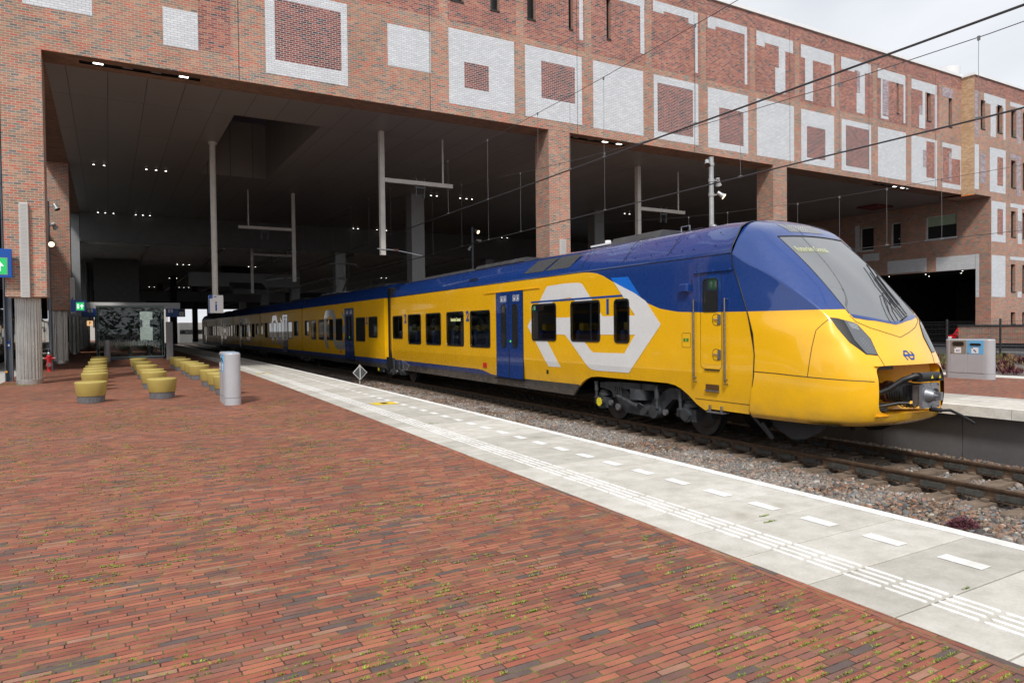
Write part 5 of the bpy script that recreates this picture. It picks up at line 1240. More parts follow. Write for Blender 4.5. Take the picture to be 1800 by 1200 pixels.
# twin litter bins
M_BING = plain('bin_grey_paint', (.40,.41,.44), .42, var=.05); M_BINB = plain('bin_blue_panel', (.13,.42,.72), .45, var=.03); M_BINT = plain('bin_taupe_panel', (.24,.22,.195), .5, var=.04)
def stadium(L, W, n=12):
    r = W/2; P = []
    for cy, a0 in ((L/2-r,0),(-(L/2-r),PI)):
        for k in range(n+1): a = a0+PI*k/n; P.append((r*math.cos(a), cy+r*math.sin(a)))
    return P
def make_bin(name, loc, label, rz=0):
    r = empty(name, loc, label, 'litter bin', 'twin litter bins on the platforms', rz)
    L, W, H = 1.12, .29, .965; P = stadium(L, W)
    def ring(P, z0, z1): 
        mb = MB(); mb.prism(P, z0, z1, axis=2); return mb
    m = ring(P, .0, .13); m.build('bin_plinth', M_BING, r, smooth=30, local=True)
    m = ring([(a*.985,b*.995) for a,b in P], .136, H-.03); m.faces([(a*.985,b*.995,H-.03) for a,b in P]+[(a*.9,b*.97,H) for a,b in P], [(k,(k+1)%len(P),len(P)+(k+1)%len(P),len(P)+k) for k in range(len(P))]+[tuple(range(len(P),2*len(P)))])
    m.build('bin_body', M_BING, r, smooth=35, local=True)
    x = -W/2-.004
    for k, (c, mt) in enumerate(((.20,M_BINT),(-.20,M_BINB))):
        m = MB(); m.box(x,c-.185,.145,x+.03,c+.185,.60); m.build('bin_door', M_BING, r, local=True, bevel=.002)
        m = MB(); m.box(x-.001,c-.185,.605,x+.03,c+.185,.935); m.build('bin_front_panel', mt, r, local=True)
        m = MB(); m.prism(rr(c-.13,c+.13,.80,.895 if k == 0 else .865,.045 if k == 0 else .03,5), x-.004, x-.0015); 
        m.build('bin_opening', M_BLK, r, local=True)
        m = MB(); B = frame_ring(m, c-.145, c+.145, .785, .91 if k == 0 else .88, .055, .012, x-.001, x-.008); m.build('opening_rim', M_BINB if k else M_STL, r, local=True)
        m = MB(); m.box(x-.004,c-.07,.625,x-.0015,c+.09,.765); m.build('bin_sticker', M_WPL, r, local=True)
        m = MB(); m.box(x-.0055,c+.055,.74,x-.004,c+.085,.762); 
        if k: m.prism([(c-.04,.69),(c-.02,.66),(c+.0,.70),(c+.04,.72),(c+.045,.69),(c+.01,.67),(c-.0,.645),(c-.02,.65)], x-.0055, x-.004)
        else:
            for q in range(3): m.box(x-.0055,c-.03+.03*q,.66,x-.004,c-.015+.03*q,.70)
        m.build('sticker_print', M_NUM, r, local=True)
        m = MB(); m.cyl((x-.006,c+.165,.63),(x,c+.165,.63),.012,n=10); m.build('bin_lock', M_STL, r, local=True)
    m = MB(); m.box(-.10,-.30,H,.10,-.10,H+.003); m.build('bin_top_sticker', M_BINB, r, local=True)
    return r
make_bin('litter_bin', (1.995,14.24,0), 'grey twin litter bin with blue panel beside the yellow round seats', math.radians(-2))
make_bin('litter_bin', (18.245,9.14,0), 'grey twin litter bin on the opposite platform behind the train nose', math.radians(-2))
# fire hydrant
hy = empty('fire_hydrant', (-1.84,29.6,0), 'small red fire hydrant with a silver cap at the foot of the lamp post', 'hydrant')
mb = MB(); mb.lathe([(.085,0),(.085,.03),(.07,.04),(.075,.5),(.085,.52),(.085,.56),(.078,.58)], (-1.84,29.6,0), 24); mb.cyl((-1.84,29.5,.24),(-1.84,29.46,.24),.095,n=20); mb.cyl((-1.98,29.6,.46),(-1.70,29.6,.46),.045,n=14)
mb.build('hydrant_body', plain('hydrant_red',(.48,.012,.02),.35,var=.1,coat=.5), hy, smooth=40)
mb = MB(); mb.lathe([(.07,.58),(.075,.60),(.075,.66),(.05,.69),(.03,.70)], (-1.84,29.6,0), 20); mb.cyl((-1.84,29.46,.24),(-1.84,29.43,.24),.07,n=18); mb.cyl((-2.03,29.6,.46),(-1.98,29.6,.46),.055,n=12); mb.cyl((-1.70,29.6,.46),(-1.65,29.6,.46),.055,n=12)
mb.build('hydrant_cap', M_STL, hy, smooth=40)
mb = MB(); mb.lathe([(.03,.70),(.045,.72),(.04,.77),(.02,.79)], (-1.84,29.6,0), 14); mb.build('hydrant_nut', M_BLK, hy, smooth=40)
# lamp posts
def spot(parent, p, d, lit, r=.10, L=.24):
    p = Vector(p); d = Vector(d).normalized(); m = MB()
    m.cyl(p, p+d*L*.55, r*.62, r*.62, n=18); m.cyl(p+d*L*.55, p+d*L, r*.66, r, n=18); m.build('spotlight', M_GPOLE, parent, smooth=40)
    m = MB(); m.cyl(p+d*(L+.0), p+d*(L+.006), r*.93, n=18); m.build('spotlight_lens', M_LAMPW if lit else M_WIN, parent)
M_LAMPW = emit('spotlight_glow', (1.,.80,.45), 2.2)
def lamp_post(x, y, h, spots, label, mat, r=.06, z0=0.):
    e = empty('lamp_post', (x,y,z0), label, 'lamp post', 'platform lamp posts')
    m = MB(); m.cyl((x,y,z0),(x,y,z0+.3),r*1.5,n=18); m.cyl((x,y,z0),(x,y,h),r,n=18); m.cyl((x,y,h),(x,y,h+.02),r*1.1,n=18); m.build('post', mat, e, smooth=40)
    for sx, z, d, lit in spots:
        m = MB(); m.cyl((x,y,z),(x+sx*.5,y-.05,z),.022,n=8); m.cyl((x,y,z-.05),(x,y,z+.05),r*1.25,n=14); m.build('spotlight_arm', mat, e)
        spot(e, (x+sx*.6,y-.06,z+.08), d, lit)
    return e
lamp_post(-1.82,30.3,6.1,[(.35,5.95,(.4,-.3,-.8),False),(.25,5.25,(.3,.6,-.5),False),(.12,4.55,(.15,-.9,-.35),True)],'dark grey lamp post with spotlights behind the red hydrant',M_DKPOLE,.055)
lamp_post(16.62,16.0,6.66,[(-.42,6.45,(-.45,-.5,-.75),False),(.36,5.95,(.35,.2,-.8),False),(.36,5.50,(.5,-.6,-.6),True)],'pale grey lamp post with three spotlights rising behind the train roof',M_GPOLE,.075)
lamp_post(16.75,33.0,6.66,[(.25,6.45,(.3,-.8,-.5),True),(.35,5.95,(.8,-.2,-.3),False),(-.2,5.6,(-.3,.3,-.6),False)],'dark lamp post with a lit spotlight inside the shaded hall',M_DKPOLE,.06)
# hanging catenary masts
M_PORC = plain('insulator_brown', (.12,.05,.04), .35, var=.1)
def mast(x, y, zb, xa, za, hang, label, t=.09, zt=8.8, sg=1, steady=True):
    e = empty('catenary_hanger', (x,y,zt), label, 'mast', 'catenary masts hanging from the hall ceiling')
    m = MB(); m.box(x-t,y-t,zb,x+t,y+t,zt); m.build('mast_post', M_WPOLE, e)
    m = MB(); m.box(x+sg*t,y-.06,za-.075,xa,y+.06,za+.075); m.build('cross_arm', M_WPOLE, e)
    m = MB(); m.cyl((hang,y,za+.07),(hang,y,zt),.035,n=10); m.build('hanger_rod', M_WPOLE, e)
    m = MB(); c = x+(xa-x)*.53
    for a in (-.17,.17): m.box(c+a-.02,y-.03,za-.50,c+a+.02,y+.03,za+.18)
    m.box(c-.22,y-.05,za-.2,c+.22,y+.05,za-.14)
    m.cyl((c-.16,y,za-.40),(c-.16,y,za-.56),.05,n=10); m.cyl((c+.16,y,za-.40),(c+.16,y,za-.56),.05,n=10); m.build('wire_clamp', M_DRK, e)
    if steady:
        m = MB(); m.tube([(x-sg*.25,y-t-.02,zb+.22),(x+sg*.3,y-t-.02,zb+.20),(x+sg*.75,y-.08,zb+.16),(x+sg*1.55,y-.08,zb+.03)], .018, 8); m.build('steady_arm', M_GPOLE, e)
        m = MB()
        for k in range(3): m.cyl((x+sg*(.40+.07*k),y-.1,zb+.195),(x+sg*(.44+.07*k),y-.1,zb+.192),.05,n=12)
        m.build('insulator', M_PORC, e)
    return e
mast(9.04,25.3,4.16,11.97,7.0,11.57,'pale ceiling mast with cross arm and insulator nearest the front of the hall')
mast(21.53,25.3,3.6,24.45,6.86,24.05,'pale mast with a cross arm hanging behind the roof of the front carriage', .10)
mast(8.86,39.0,4.0,6.02,6.82,6.53,'pale mast whose cross arm points left, hanging deeper inside the hall', .085, sg=-1)
mast(8.89,52.0,4.0,11.74,6.74,11.36,'thin pale mast hanging farthest back inside the hall', .085, zt=8.78)
# information sign on a ceiling pole
e = empty('information_sign', (3.68,29.7,2.4), 'white and blue information sign with letter i on a long pale pole from the ceiling', 'sign')
m = MB(); m.cyl((3.69,29.8,2.74),(3.69,29.8,8.8),.11,n=20); m.cyl((3.69,29.8,8.72),(3.69,29.8,8.8),.16,n=20); m.build('sign_pole', M_WPOLE, e, smooth=40)
m = MB(); m.box(3.42,29.56,2.07,3.95,29.72,2.77); m.build('sign_box', plain('sign_white',(.80,.80,.80),.4,var=.02), e, bevel=.008)
m = MB(); m.box(3.415,29.552,2.07,3.45,29.56,2.775); m.box(3.45,29.552,2.64,3.56,29.56,2.775); m.box(3.60,29.555,2.69,3.70,29.56,2.72); m.build('blue_corner', M_BSIGN, e)
m = MB(); m.box(3.655,29.553,2.16,3.715,29.56,2.42); m.box(3.655,29.553,2.45,3.715,29.56,2.51); m.build('letter_i', M_BSIGN, e)
# emergency exit signs
def man(m, x, y, z, s):
    m.box(x-.30*s,y,z-.35*s,x-.02*s,y-.002,z+.35*s)
    m.cyl((x-.12*s,y-.004,z+.20*s),(x-.12*s,y,z+.20*s),.07*s,n=10)
def arrow(m, x, y, z, s, up=True):
    if up: m.faces([(x-.05*s,y,z-.28*s),(x+.05*s,y,z-.28*s),(x+.05*s,y,z+.02*s),(x+.2*s,y,z+.0*s),(x,y,z+.28*s),(x-.2*s,y,z+.0*s),(x-.05*s,y,z+.02*s)],[(0,1,2,6),(3,4,5),(2,3,5,6)])
def exit_sign(x0, x1, z0, z1, y, d, label, gx0, gx1, gz0, gz1):
    e = empty('exit_sign', ((x0+x1)/2,y,z0), label, 'sign', 'emergency exit signs'); m = MB(); m.box(x0,y,z0,x1,y+d,z1); m.build('sign_box', M_BSIGN, e, bevel=.006)
    m = MB(); m.box(gx0-.015,y-.004,gz0-.015,gx1+.015,y-.0005,gz1+.015); m.build('sign_rim', M_STL, e)
    m = MB(); m.box(gx0,y-.008,gz0,gx1,y-.004,gz1); m.build('green_panel', M_GREEN, e)
    h = gz1-gz0; w_ = gx1-gx0; m = MB(); cx = (gx0+gx1)/2; cz = (gz0+gz1)/2
    arrow(m, cx+w_*.22, y-.010, cz, h*1.1)
    m.faces([(gx0+w_*.10,y-.010,gz0+h*.22),(gx0+w_*.36,y-.010,gz0+h*.22),(gx0+w_*.36,y-.010,gz0+h*.78),(gx0+w_*.10,y-.010,gz0+h*.78)],[(0,1,2,3)])
    m.build('exit_symbol', M_GRW, e)
    m = MB(); m.cyl((cx-w_*.27,y-.013,gz0+h*.62),(cx-w_*.27,y-.011,gz0+h*.62),h*.07,n=10); m.box(cx-w_*.30,y-.013,gz0+h*.28,cx-w_*.24,y-.011,gz0+h*.54); m.build('running_figure', M_GREEN, e)
    return e
e = exit_sign(-2.95,-2.10,2.79,3.52,21.8,.12,'blue sign with green exit panel and arrow beside the front brick pillar',-2.75,-2.20,2.87,3.28)
m = MB(); m.cyl((-2.9,21.86,3.15),(-2.9,24.3,3.15),.03,n=8); m.cyl((-2.9,24.3,3.15),(-2.5,24.4,3.15),.03,n=8); m.build('sign_bracket', M_DKPOLE, e)
e = exit_sign(-1.37,-.81,2.25,2.76,35.2,.1,'small blue sign with green exit panel hung beside the second brick pillar',-1.17,-.89,2.32,2.65)
m = MB(); m.cyl((-1.3,35.25,2.7),(-1.35,36.3,2.9),.02,n=8); m.build('sign_bracket', M_DKPOLE, e)
# steel mast at far left
e = empty('steel_mast', (-2.47,24.4,0), 'dark blue grey steel mast left of the front pillar with a small blue plate', 'mast')
m = MB(); m.box(-2.565,24.3,0,-2.535,24.52,9.5); m.box(-2.405,24.3,0,-2.375,24.52,9.5); m.box(-2.535,24.4,0,-2.405,24.42,9.5); m.build('mast_post', M_DKPOLE, e)
m = MB(); m.box(-2.51,24.39,.95,-2.43,24.4,1.15); m.build('number_plate', M_BSIGN, e); m = MB(); m.box(-2.49,24.385,1.0,-2.45,24.39,1.06); m.build('plate_print', M_WPL, e)
m = MB(); m.tube([(-2.52,24.28,1.4),(-2.5,24.25,.9),(-2.53,24.22,.4),(-2.45,24.25,.05)],.015,6); m.tube([(-3.2,24.3,5.6),(-2.56,24.3,5.6)],.02,6); m.tube([(-3.2,24.3,4.6),(-2.56,24.3,4.6)],.02,6); m.build('mast_cable', M_BLK, e)
m = MB(); m.cyl((-2.52,24.2,.28),(-2.52,24.26,.28),.03,n=10); m.build('cable_clip', plain('clip_orange',(.7,.3,.03),.5), e)
# bollard pylons and glass shelter
e = MB(); e.cyl((-.06,37.35,0),(-.06,37.35,.99),.135,n=28); o = e.build('grey_bollard', plain('bollard_grey',(.30,.30,.31),.5,var=.06), None, smooth=40); tag(o, 'grey cylindrical bollard in front of the glass shelter', 'bollard')
m = MB(); m.bbox(2.40,37.3,0,2.69,37.55,1.83,.01); tag(m.build('grey_pylon', plain('pylon_grey',(.27,.27,.28),.5,var=.05)), 'square grey pylon at the right corner of the glass shelter', 'pylon')
sh = empty('glass_shelter', (1,45,0), 'glass waiting shelter with etched white stripes behind the round seats', 'shelter')
def glass_mat():
    t = NT('shelter_glass'); t.color((.55,.68,.68)); t.setp(Transmission_Weight=1., Roughness=.0, IOR=1.5); return t.m
M_SHG = glass_mat(); M_SHE = plain('glass_edge_green', (.16,.24,.23), .3, var=.05)
X0, X1, Y0, Y1, ZT = -.50, 2.46, 39.7, 50.0, 2.60
m = MB(); m.box(X0+.06,Y0+.05,0,X1-.06,Y0+.12,.12); m.box(X0+.06,Y0+.12,0,X0+.13,Y1,.12); m.box(X1-.13,Y0+.12,0,X1-.06,Y1,.12); m.build('shelter_plinth', M_DKPOLE, sh)
for a, b in ((X0,X1),): m = MB(); m.box(a,Y0,.12,b,Y0+.012,ZT); m.build('glass_pane', M_SHG, sh)
for x in (X0, X1-.012):
    for k in range(4): m = MB(); m.box(x,Y0+.02+2.5*k,.12,x+.012,Y0+2.47+2.5*k,ZT); m.build('glass_pane', M_SHG, sh)
m = MB(); m.box(X0,Y0-.004,.10,X1,Y0-.0,.14); m.box(X0,Y0-.004,ZT-.03,X1,Y0-.0,ZT+.03)
for x in (X0, X0+.10, X1-.10, X1): m.box(x-.012,Y0-.005,.12,x+.012,Y0+.02,ZT)
for k in range(5): m.box(X0-.01,Y0+2.5*k,.1,X0+.03,Y0+.04+2.5*k,ZT); m.box(X1-.03,Y0+2.5*k,.1,X1+.01,Y0+.04+2.5*k,ZT)
m.build('shelter_frame', M_SHE, sh)
m = MB(); m.box(X0-.03,Y0-.02,ZT+.03,X1+.03,Y1,ZT+.07); m.build('shelter_roof', M_SHE, sh)
m = MB()
for k in range(58): 
    x = X0+.12+k*.047+random.uniform(-.01,.01); a = .62+random.uniform(0,.12); b = .84+random.uniform(0,.14); m.box(x,Y0-.003,a,x+.008+random.uniform(0,.006),Y0-.0015,b)
m.build('etched_stripes', plain('etched_white',(.50,.60,.58),.6,var=.03), sh)
m = MB(); m.box(.3,43.5,.42,1.7,44.0,.47); m.box(.9,43.6,0,1.1,43.9,.42); m.box(.3,43.95,.5,1.7,44.0,.85); m.build('shelter_bench', plain('bench_grey',(.35,.36,.33),.5), sh)
m = MB(); m.cyl((1.9,42.6,0),(1.9,42.6,.9),.12,n=20); m.build('shelter_bin', M_BING, sh, smooth=40)
# sign gantry behind the shelter
gt = empty('sign_gantry', (1.5,52.4,2.9), 'grey beam with blue platform signs crossing behind the glass shelter', 'signboard')
m = MB(); m.box(-1.24,52,2.88,4.22,52.5,3.28); m.build('gantry_beam', plain('beam_grey',(.66,.66,.67),.5,var=.05), gt)
for a, b in ((-2.3,-.4),(3.34,4.52)): m = MB(); m.box(a,51.9,2.33,b,52.05,2.87); m.build('blue_board', M_BSIGN, gt)
for x, ch in ((-.98,'5'),(3.62,'6')):
    m = MB(); m.box(x-.14,51.88,2.62,x+.14,51.895,2.84); m.build('number_tile', M_WPL, gt); text_mesh(ch, .24, M_NUM, 'platform_number', face_my(x,51.875,2.73), gt, .002)
m = MB(); m.box(4.12,51.87,2.36,4.44,51.895,2.84); m.build('black_tile', M_BLK, gt); m = MB(); m.box(4.15,51.86,2.39,4.41,51.869,2.66); m.build('white_tile', M_WPL, gt); text_mesh('V', .27, M_BLK, 'letter_v', face_my(4.28,51.855,2.52), gt, .002)
m = MB(); m.box(-.55,51.88,2.38,-.36,51.895,2.84); m.build('red_display', plain('display_dim',(.20,.10,.16),.5), gt)
M_ORG = emit('sign_orange', (.85,.52,.25), .75)
for ch, x, y, z, s, lb in (('G',-2.58,70,2.42,.26,'round orange platform letter sign G seen past the column'),('F',-1.55,80,2.24,.24,'orange platform letter sign F deeper in the hall')):
    e = empty('letter_sign', (x,y,z), lb, 'sign', 'orange platform letter signs'); m = MB(); m.box(x-s*1.05,y,z-s,x+s*1.05,y+.1,z+s); m.build('sign_box', M_ORG, e, bevel=.02); text_mesh(ch, s*1.7, M_BLK, 'sign_letter', face_my(x,y-.004,z), e, .002); m = MB(); m.cyl((x,y+.05,z+s),(x,y+.05,7.0),.03,n=6); m.build('sign_rod', M_DRK, e)
# diamond marker between platform and track
e = empty('diamond_marker', (9.06,28.4,-.9), 'small grey diamond shaped rail sign with white rim standing in the ballast', 'sign')
m = MB(); m.box(9.04,28.4,-.95,9.08,28.44,-.10); m.build('marker_post', M_WPOLE, e)
m = MB(); m.prism([(8.75,-.44),(9.06,-.76),(9.37,-.44),(9.06,-.12)], 28.36, 28.395, axis=1); m.build('marker_rim', M_WPL, e)
m = MB(); m.prism([(8.79,-.44),(9.06,-.72),(9.33,-.44),(9.06,-.16)], 28.35, 28.36, axis=1); m.build('marker_plate', plain('marker_grey',(.12,.13,.14),.4), e)
m = MB(); m.box(9.04,28.34,-.74,9.08,28.35,-.14); m.build('marker_rib', M_WPL, e)
# overhead wires
M_WIRE = plain('copper_wire_dark', (.09,.09,.095), .5, metal=.4, var=.1); M_WIREL = plain('dropper_wire', (.20,.20,.20), .5, metal=.4, var=.1)
def interp(pts, y):
    for (a, b), (c, d) in zip(pts[:-1], pts[1:]):
        if y <= c: return b+(d-b)*(y-a)/(c-a)
    return pts[-1][1]
def cat_line(name, off, mess, cont, drops, label, double=True, r=.009, yend=110):
    e = empty('overhead_line', (edge(10)+off,10,5), label, 'overhead wire', 'overhead line wires above the tracks')
    Yq = [y for y in [-15,-5]+list(range(0,46,3))+[50,60,75,90,yend]]
    m = MB(); m.tube([(edge(y)+off,y,interp(mess,y)) for y in Yq], r*.75, 6); m.build('messenger_wire', M_WIRE, e)
    m = MB()
    for k in ((-.022,.022) if double else (0,)): m.tube([(edge(y)+off+k,y,interp(cont,y)) for y in Yq], r, 6)
    m.build('contact_wire', M_WIRE, e)
    for y in drops:
        m = MB(); a, b = interp(mess,y), interp(cont,y); x = edge(y)+off
        m.tube([(x,y,a+.03),(x+.01,y+.01,a-(a-b)*.3),(x-.012,y-.01,b+(a-b)*.35),(x,y,b)], .0042, 5)
        m.box(x-.014,y-.02,a-.05,x+.014,y+.02,a+.02); m.box(x-.03,y-.035,b-.01,x+.03,y+.035,b+.03); m.build('dropper', M_WIREL, e)
cat_line('A', 5.5, [(-15,8.6),(0,7.8),(9.5,7.63),(13.9,7.55),(23.7,7.59),(36.4,7.88),(110,8.5)], [(-15,5.45),(4.6,5.51),(13,5.58),(24,5.63),(36,5.60),(110,5.60)], [10.7,13.94,15.48,17.18,20.44,23.72,27.0,30.18,33.32,36.42,39.8,43.3,47], 'uppermost overhead line, a thick double wire hanging from the highest thin wire', r=.010)
cat_line('C', 7.5, [(-15,6.4),(0,6.12),(5.5,6.05),(8.7,6.11),(11.3,6.23),(16.6,6.52),(21.7,6.94),(26.8,7.46),(36,8.4),(45,8.7),(110,8.7)], [(-15,4.7),(5.5,4.72),(11,4.78),(16.5,4.82),(26.8,4.84),(44,4.76),(110,4.7)], [6.14,8.74,11.32,16.62,19.1,21.74,24.32,26.82,30,33.5], 'middle overhead line, its double wire crossing just above the front carriage roof', r=.010)
cat_line('E', 14.5, [(-15,5.6),(5,5.3),(8.6,5.23),(12.2,5.29),(15.3,5.36),(20.4,5.65),(30,6.6),(110,8)], [(-15,3.6),(8.6,3.63),(13,3.65),(25,3.6),(110,3.6)], [10.58,12.16,13.72,15.28,18.38,20.44], 'lowest thin overhead wire running behind the train nose towards the right wing', False, .007)
# stray coil at the front pillar end of a dropper
# fence, guard rail, low wall
fx = 29.84; e = empty('mesh_fence', (fx,14,0), 'dark wire mesh fence behind the gravel bed at the right', 'fence')
M_FEN = plain('fence_dark', (.05,.048,.05), .5, metal=.3)
for k in range(-3, 12): m = MB(); m.box(fx-.03,11.85+1.98*k,-.05,fx+.03,11.91+1.98*k,1.50); m.build('fence_post', M_FEN, e)
m = MB()
for k in range(440): m.box(fx-.034,6+.055*k,.08,fx-.031,6+.055*k+.0045,1.42)
for z in (.1,.3,.5,.7,.9,1.1,1.28,1.40): m.box(fx-.038,6,z,fx-.030,30,z+.007)
m.build('fence_mesh', M_FEN, e)
e = empty('guard_rail', (31,14,0), 'dark steel guard rail along the road behind the fence', 'guard rail')
m = MB(); m.prism([(30.95,.30),(31.0,.34),(30.96,.40),(31.0,.46),(30.95,.52),(31.03,.52),(31.07,.46),(31.03,.40),(31.07,.34),(31.03,.30)], 0, 40, axis=1); m.build('rail_beam', M_DRK, e)
for k in range(13): m = MB(); m.box(31.05,1+3*k,-.05,31.13,1.1+3*k,.5); m.build('rail_post', M_DRK, e)
m = MB(); m.box(41.0,10,-.05,41.35,21.15,1.14); m.cur = 1; m.box(40.96,9.96,1.14,41.39,21.19,1.22); tag(m.build('low_brick_wall', [M_TAN, M_DRK]), 'low brick wall with a dark coping between the fence and the building', 'wall')
# red car leaving the garage
ca = empty('parked_car', (42.6,21.9,-.05), 'bright red small car half hidden behind the low brick wall', 'car')
m = MB(); cx, cy = 43.2, 21.6
def carP(pts, w0, w1): return [(cx+a, b) for a, b in pts]
M_CRED = plain('car_red', (.62,.012,.015), .25, var=.03, coat=1.)
prof = [(-1.9,.28),(-1.95,.55),(-1.8,.78),(-1.0,.92),(-.45,1.38),(.9,1.42),(1.5,1.05),(1.85,.95),(1.9,.35),(1.6,.25),(-1.6,.25)]
m.prism([(cx+a,b) for a,b in prof], cy-.8, cy+.8, axis=1); m.build('car_body', M_CRED, ca, bevel=.06)
m = MB(); m.prism([(cx-1.0,.93),(cx-.47,1.34),(cx-.43,1.34),(cx-.9,.93)], cy-.7, cy+.7, axis=1); m.prism([(cx-.85,.95),(cx-.4,1.32),(cx+.85,1.34),(cx+1.35,1.03)], cy-.815, cy+.815, axis=1); m.build('car_window', M_WIN, ca)
for sy in (-.82,.66):
    for sx in (-1.2,1.2): m = MB(); m.cyl((cx+sx,cy+sy,.27),(cx+sx,cy+sy+.16,.27),.31,n=24); m.build('wheel', M_BLK, ca, smooth=40)
for sy in (-.6,.6): m = MB(); m.bbox(cx-1.99,cy+sy-.16,.56,cx-1.8,cy+sy+.16,.72,.03); m.build('headlight', M_WPL, ca)
m = MB(); m.box(cx-1.985,cy-.4,.52,cx-1.93,cy+.4,.64); m.box(cx-1.985,cy-.5,.30,cx-1.9,cy+.5,.42); m.build('car_grille', M_BLK, ca); m = MB(); m.cyl((cx-1.99,cy,.66),(cx-2.0,cy,.66),.06,n=14); m.build('car_badge', M_STL, ca)
ca.scale = (.8,.8,.8); ca.location = (42.2,21.5,-.05)
# left train
lt = empty('blue_train', (-6.6,60,-.72), 'dark blue and yellow train standing at the platform on the far left', 'train')
def lt_mat():
    t = NT('left_train_paint'); o = t.coord(); s = t.node('ShaderNodeSeparateXYZ'); t.link(o, s.inputs[0]); z = s.outputs[2]
    c = t.ramp(t.math('DIVIDE', z, 5.), [(0,(.03,.03,.032)),(.19,(.60,.30,.008)),(.325,(.008,.03,.10)),(.585,(.60,.30,.008)),(.61,(.09,.10,.11))], 'CONSTANT')
    t.color(c); t.setp(Roughness=.25, Coat_Weight=.8); return t.m
M_LT = lt_mat()
for k, (a, b) in enumerate(((31,56),(56.6,82),(82.6,108))):
    m = MB(); P = [(-1.35,.55),(1.28,.55),(1.33,1.0),(1.33,3.05),(1.2,3.35),(.8,3.65),(0,3.75),(-.8,3.65),(-1.35,3.05)]
    n = len(P); St = [(a,.86),(a+1.2,1.)] if k == 0 else [(a,1.)]; St += [(b,1.)]
    V = [(-6.75+x*q, y, -.72+(z if q == 1 else .55+(z-.55)*.8)) for y, q in St for x, z in P]
    m.faces(V, [tuple(range(n)), tuple(range(len(V)-n,len(V)))]+[(i*n+q,i*n+(q+1)%n,(i+1)*n+(q+1)%n,(i+1)*n+q) for i in range(len(St)-1) for q in range(n)])
    o = m.build('carriage_body', M_LT, lt, smooth=30)
    for q in range(8): 
        m = MB(); y = a+2.5+q*2.8; m.prism([(y,1.15),(y+1.6,1.15),(y+1.6,1.85),(y,1.85)], -5.424, -5.410, axis=0); m.build('window', M_WIN, o)
m = MB()
for u in (-7.5,-6.0): m.box(u-.035,-10,-.88,u+.035,130,-.72)
for k in range(150): m.box(-8,k*.8-5,-.97,-5.5,k*.8-4.77,-.90)
e = m.build('left_railway_track', M_RAIL); tag(e, 'second railway track left of the island platform', 'railway track')
# trees standing behind the viewer, seen mirrored in glass and paint
rd = random.Random(5); m = MB()
for k in range(17000):
    if k % 3: x, y = rd.uniform(-75,75), -48+rd.gauss(0,3)
    else: x, y = -52+rd.gauss(0,3), rd.uniform(-48,14)
    t_ = (x if k % 3 else y)*.23; top = 7+3*math.sin(t_)+1.5*math.sin(t_*2.7+1); z = rd.uniform(-.5,1)**1*top
    if z < 0: z = rd.uniform(0,top)
    a = rd.uniform(0,2*PI); b = rd.uniform(-.8,.8); L = rd.uniform(.45,.95)
    u = Vector((math.cos(a),math.sin(a),b))*L; v = Vector((-math.sin(a),math.cos(a),rd.uniform(-.6,.6)))*L; p = Vector((x,y,z))
    m.poly([tuple(p-u*.5-v*.2),tuple(p+v*.5),tuple(p+u*.5-v*.1),tuple(p-v*.5)])
tag(m.build('tree_belt', plain('tree_belt_leaves',(.055,.075,.03),.8,var=.5,scale=.3)), 'dark green belt of trees behind the viewer', kind='stuff')
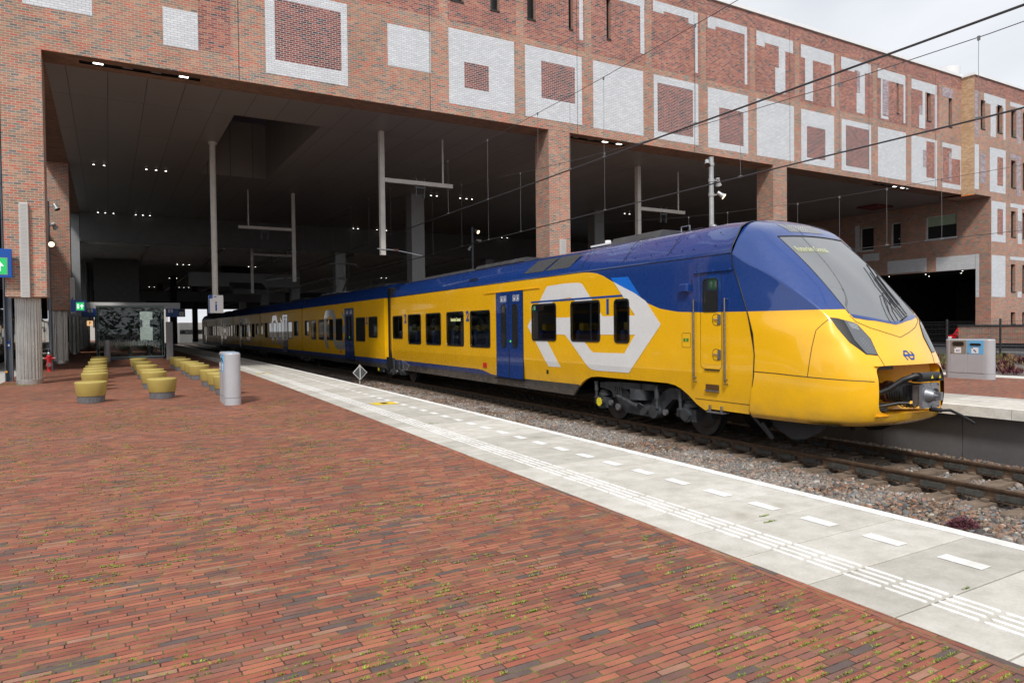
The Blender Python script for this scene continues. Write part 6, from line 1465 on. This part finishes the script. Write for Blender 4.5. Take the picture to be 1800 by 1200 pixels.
# plants
M_PLUM = plain('plum_leaves', (.10,.022,.032), .7, var=.5, scale=40); M_LEAF = plain('grass_leaves', (.09,.15,.03), .7, var=.5, scale=30); M_DRY = plain('dry_leaves', (.22,.13,.06), .8, var=.4, scale=30)
def plant(x, y, z, rx, ry, h, n, mats, name='low_plant', label=None, kind=None, blade=.03, seed=1):
    rd = random.Random(seed); m = MB()
    for k in range(n):
        a = rd.uniform(0,2*PI); q = rd.random()**.6; px_, py_ = x+rx*q*math.cos(a), y+ry*q*math.sin(a); hh = h*(1-q*q*.75)*rd.uniform(.25,1.)
        b = rd.uniform(0,2*PI); L = blade*rd.uniform(.5,1.3); w_ = L*.35; m.cur = rd.randrange(len(mats)); t = rd.uniform(-.3,1.)
        m.poly([(px_,py_,z+hh),(px_+L*.5*math.cos(b)-w_*math.sin(b),py_+L*.5*math.sin(b)+w_*math.cos(b),z+hh+L*.3*t),(px_+L*math.cos(b),py_+L*math.sin(b),z+hh+L*.7*t),(px_+L*.5*math.cos(b)+w_*math.sin(b),py_+L*.5*math.sin(b)-w_*math.cos(b),z+hh+L*.35*t)])
    for k in range(14):
        a = rd.uniform(0,2*PI); m.cur = 0; m.cyl((x,y,z),(x+rx*.6*math.cos(a),y+ry*.6*math.sin(a),z+h*.6),.004,.002,n=4)
    o = m.build(name, mats); 
    return tag(o, label, 'plant' if not kind else None, kind=kind)
plant(8.28,4.22,-.93,.19,.15,.13,1500,[M_PLUM,M_PLUM,plain('plum_light',(.20,.05,.09),.7,var=.3,scale=40)],'purple_plant','dark purple low plant growing in the ballast near the right edge',blade=.022,seed=2)
plant(9.1,17.4,-.95,.2,.2,.1,300,[M_PLUM],'purple_plant','small dark purple plant in the ballast below the train doors',blade=.03,seed=3)
rd = random.Random(11); k = 0
m0 = []
for k in range(150):
    x, y = rd.uniform(20.3,29.3), rd.uniform(7.5,17); s = rd.uniform(.14,.38)
    m0.append((x,y,s,rd.choice([[M_PLUM],[M_LEAF],[M_DRY,M_PLUM],[M_LEAF,M_DRY]]),rd.randint(0,9999)))
m = MB(); mats = [M_PLUM,M_LEAF,M_DRY]
for x, y, s, mm, sd_ in m0:
    r2 = random.Random(sd_); up = mm[0] is M_LEAF
    for q in range(90):
        a = r2.uniform(0,2*PI); d = s*r2.random()**.5; hh = s*.8*(1-(d/s)**2*.8)*r2.uniform(.2,1); px_, py_ = x+d*math.cos(a), y+d*math.sin(a); b = r2.uniform(0,2*PI); L = .09*r2.uniform(.6,1.3)
        m.cur = mats.index(r2.choice(mm)); w_ = L*(.12 if up else .35)
        m.poly([(px_,py_,hh*.5-.03),(px_+L*.4*math.cos(b)-w_*math.sin(b),py_+L*.4*math.sin(b)+w_*math.cos(b),hh),(px_+L*.6*math.cos(b),py_+L*.6*math.sin(b),hh+L*.8),(px_+L*.4*math.cos(b)+w_*math.sin(b),py_+L*.4*math.sin(b)-w_*math.cos(b),hh)])
tag(m.build('ground_cover', mats), 'low red and green ground cover plants in the grey gravel bed', kind='stuff')
SC.render.engine = 'CYCLES'
SC.cycles.max_bounces = 8; SC.cycles.diffuse_bounces = 4; SC.cycles.glossy_bounces = 4; SC.cycles.transmission_bounces = 6
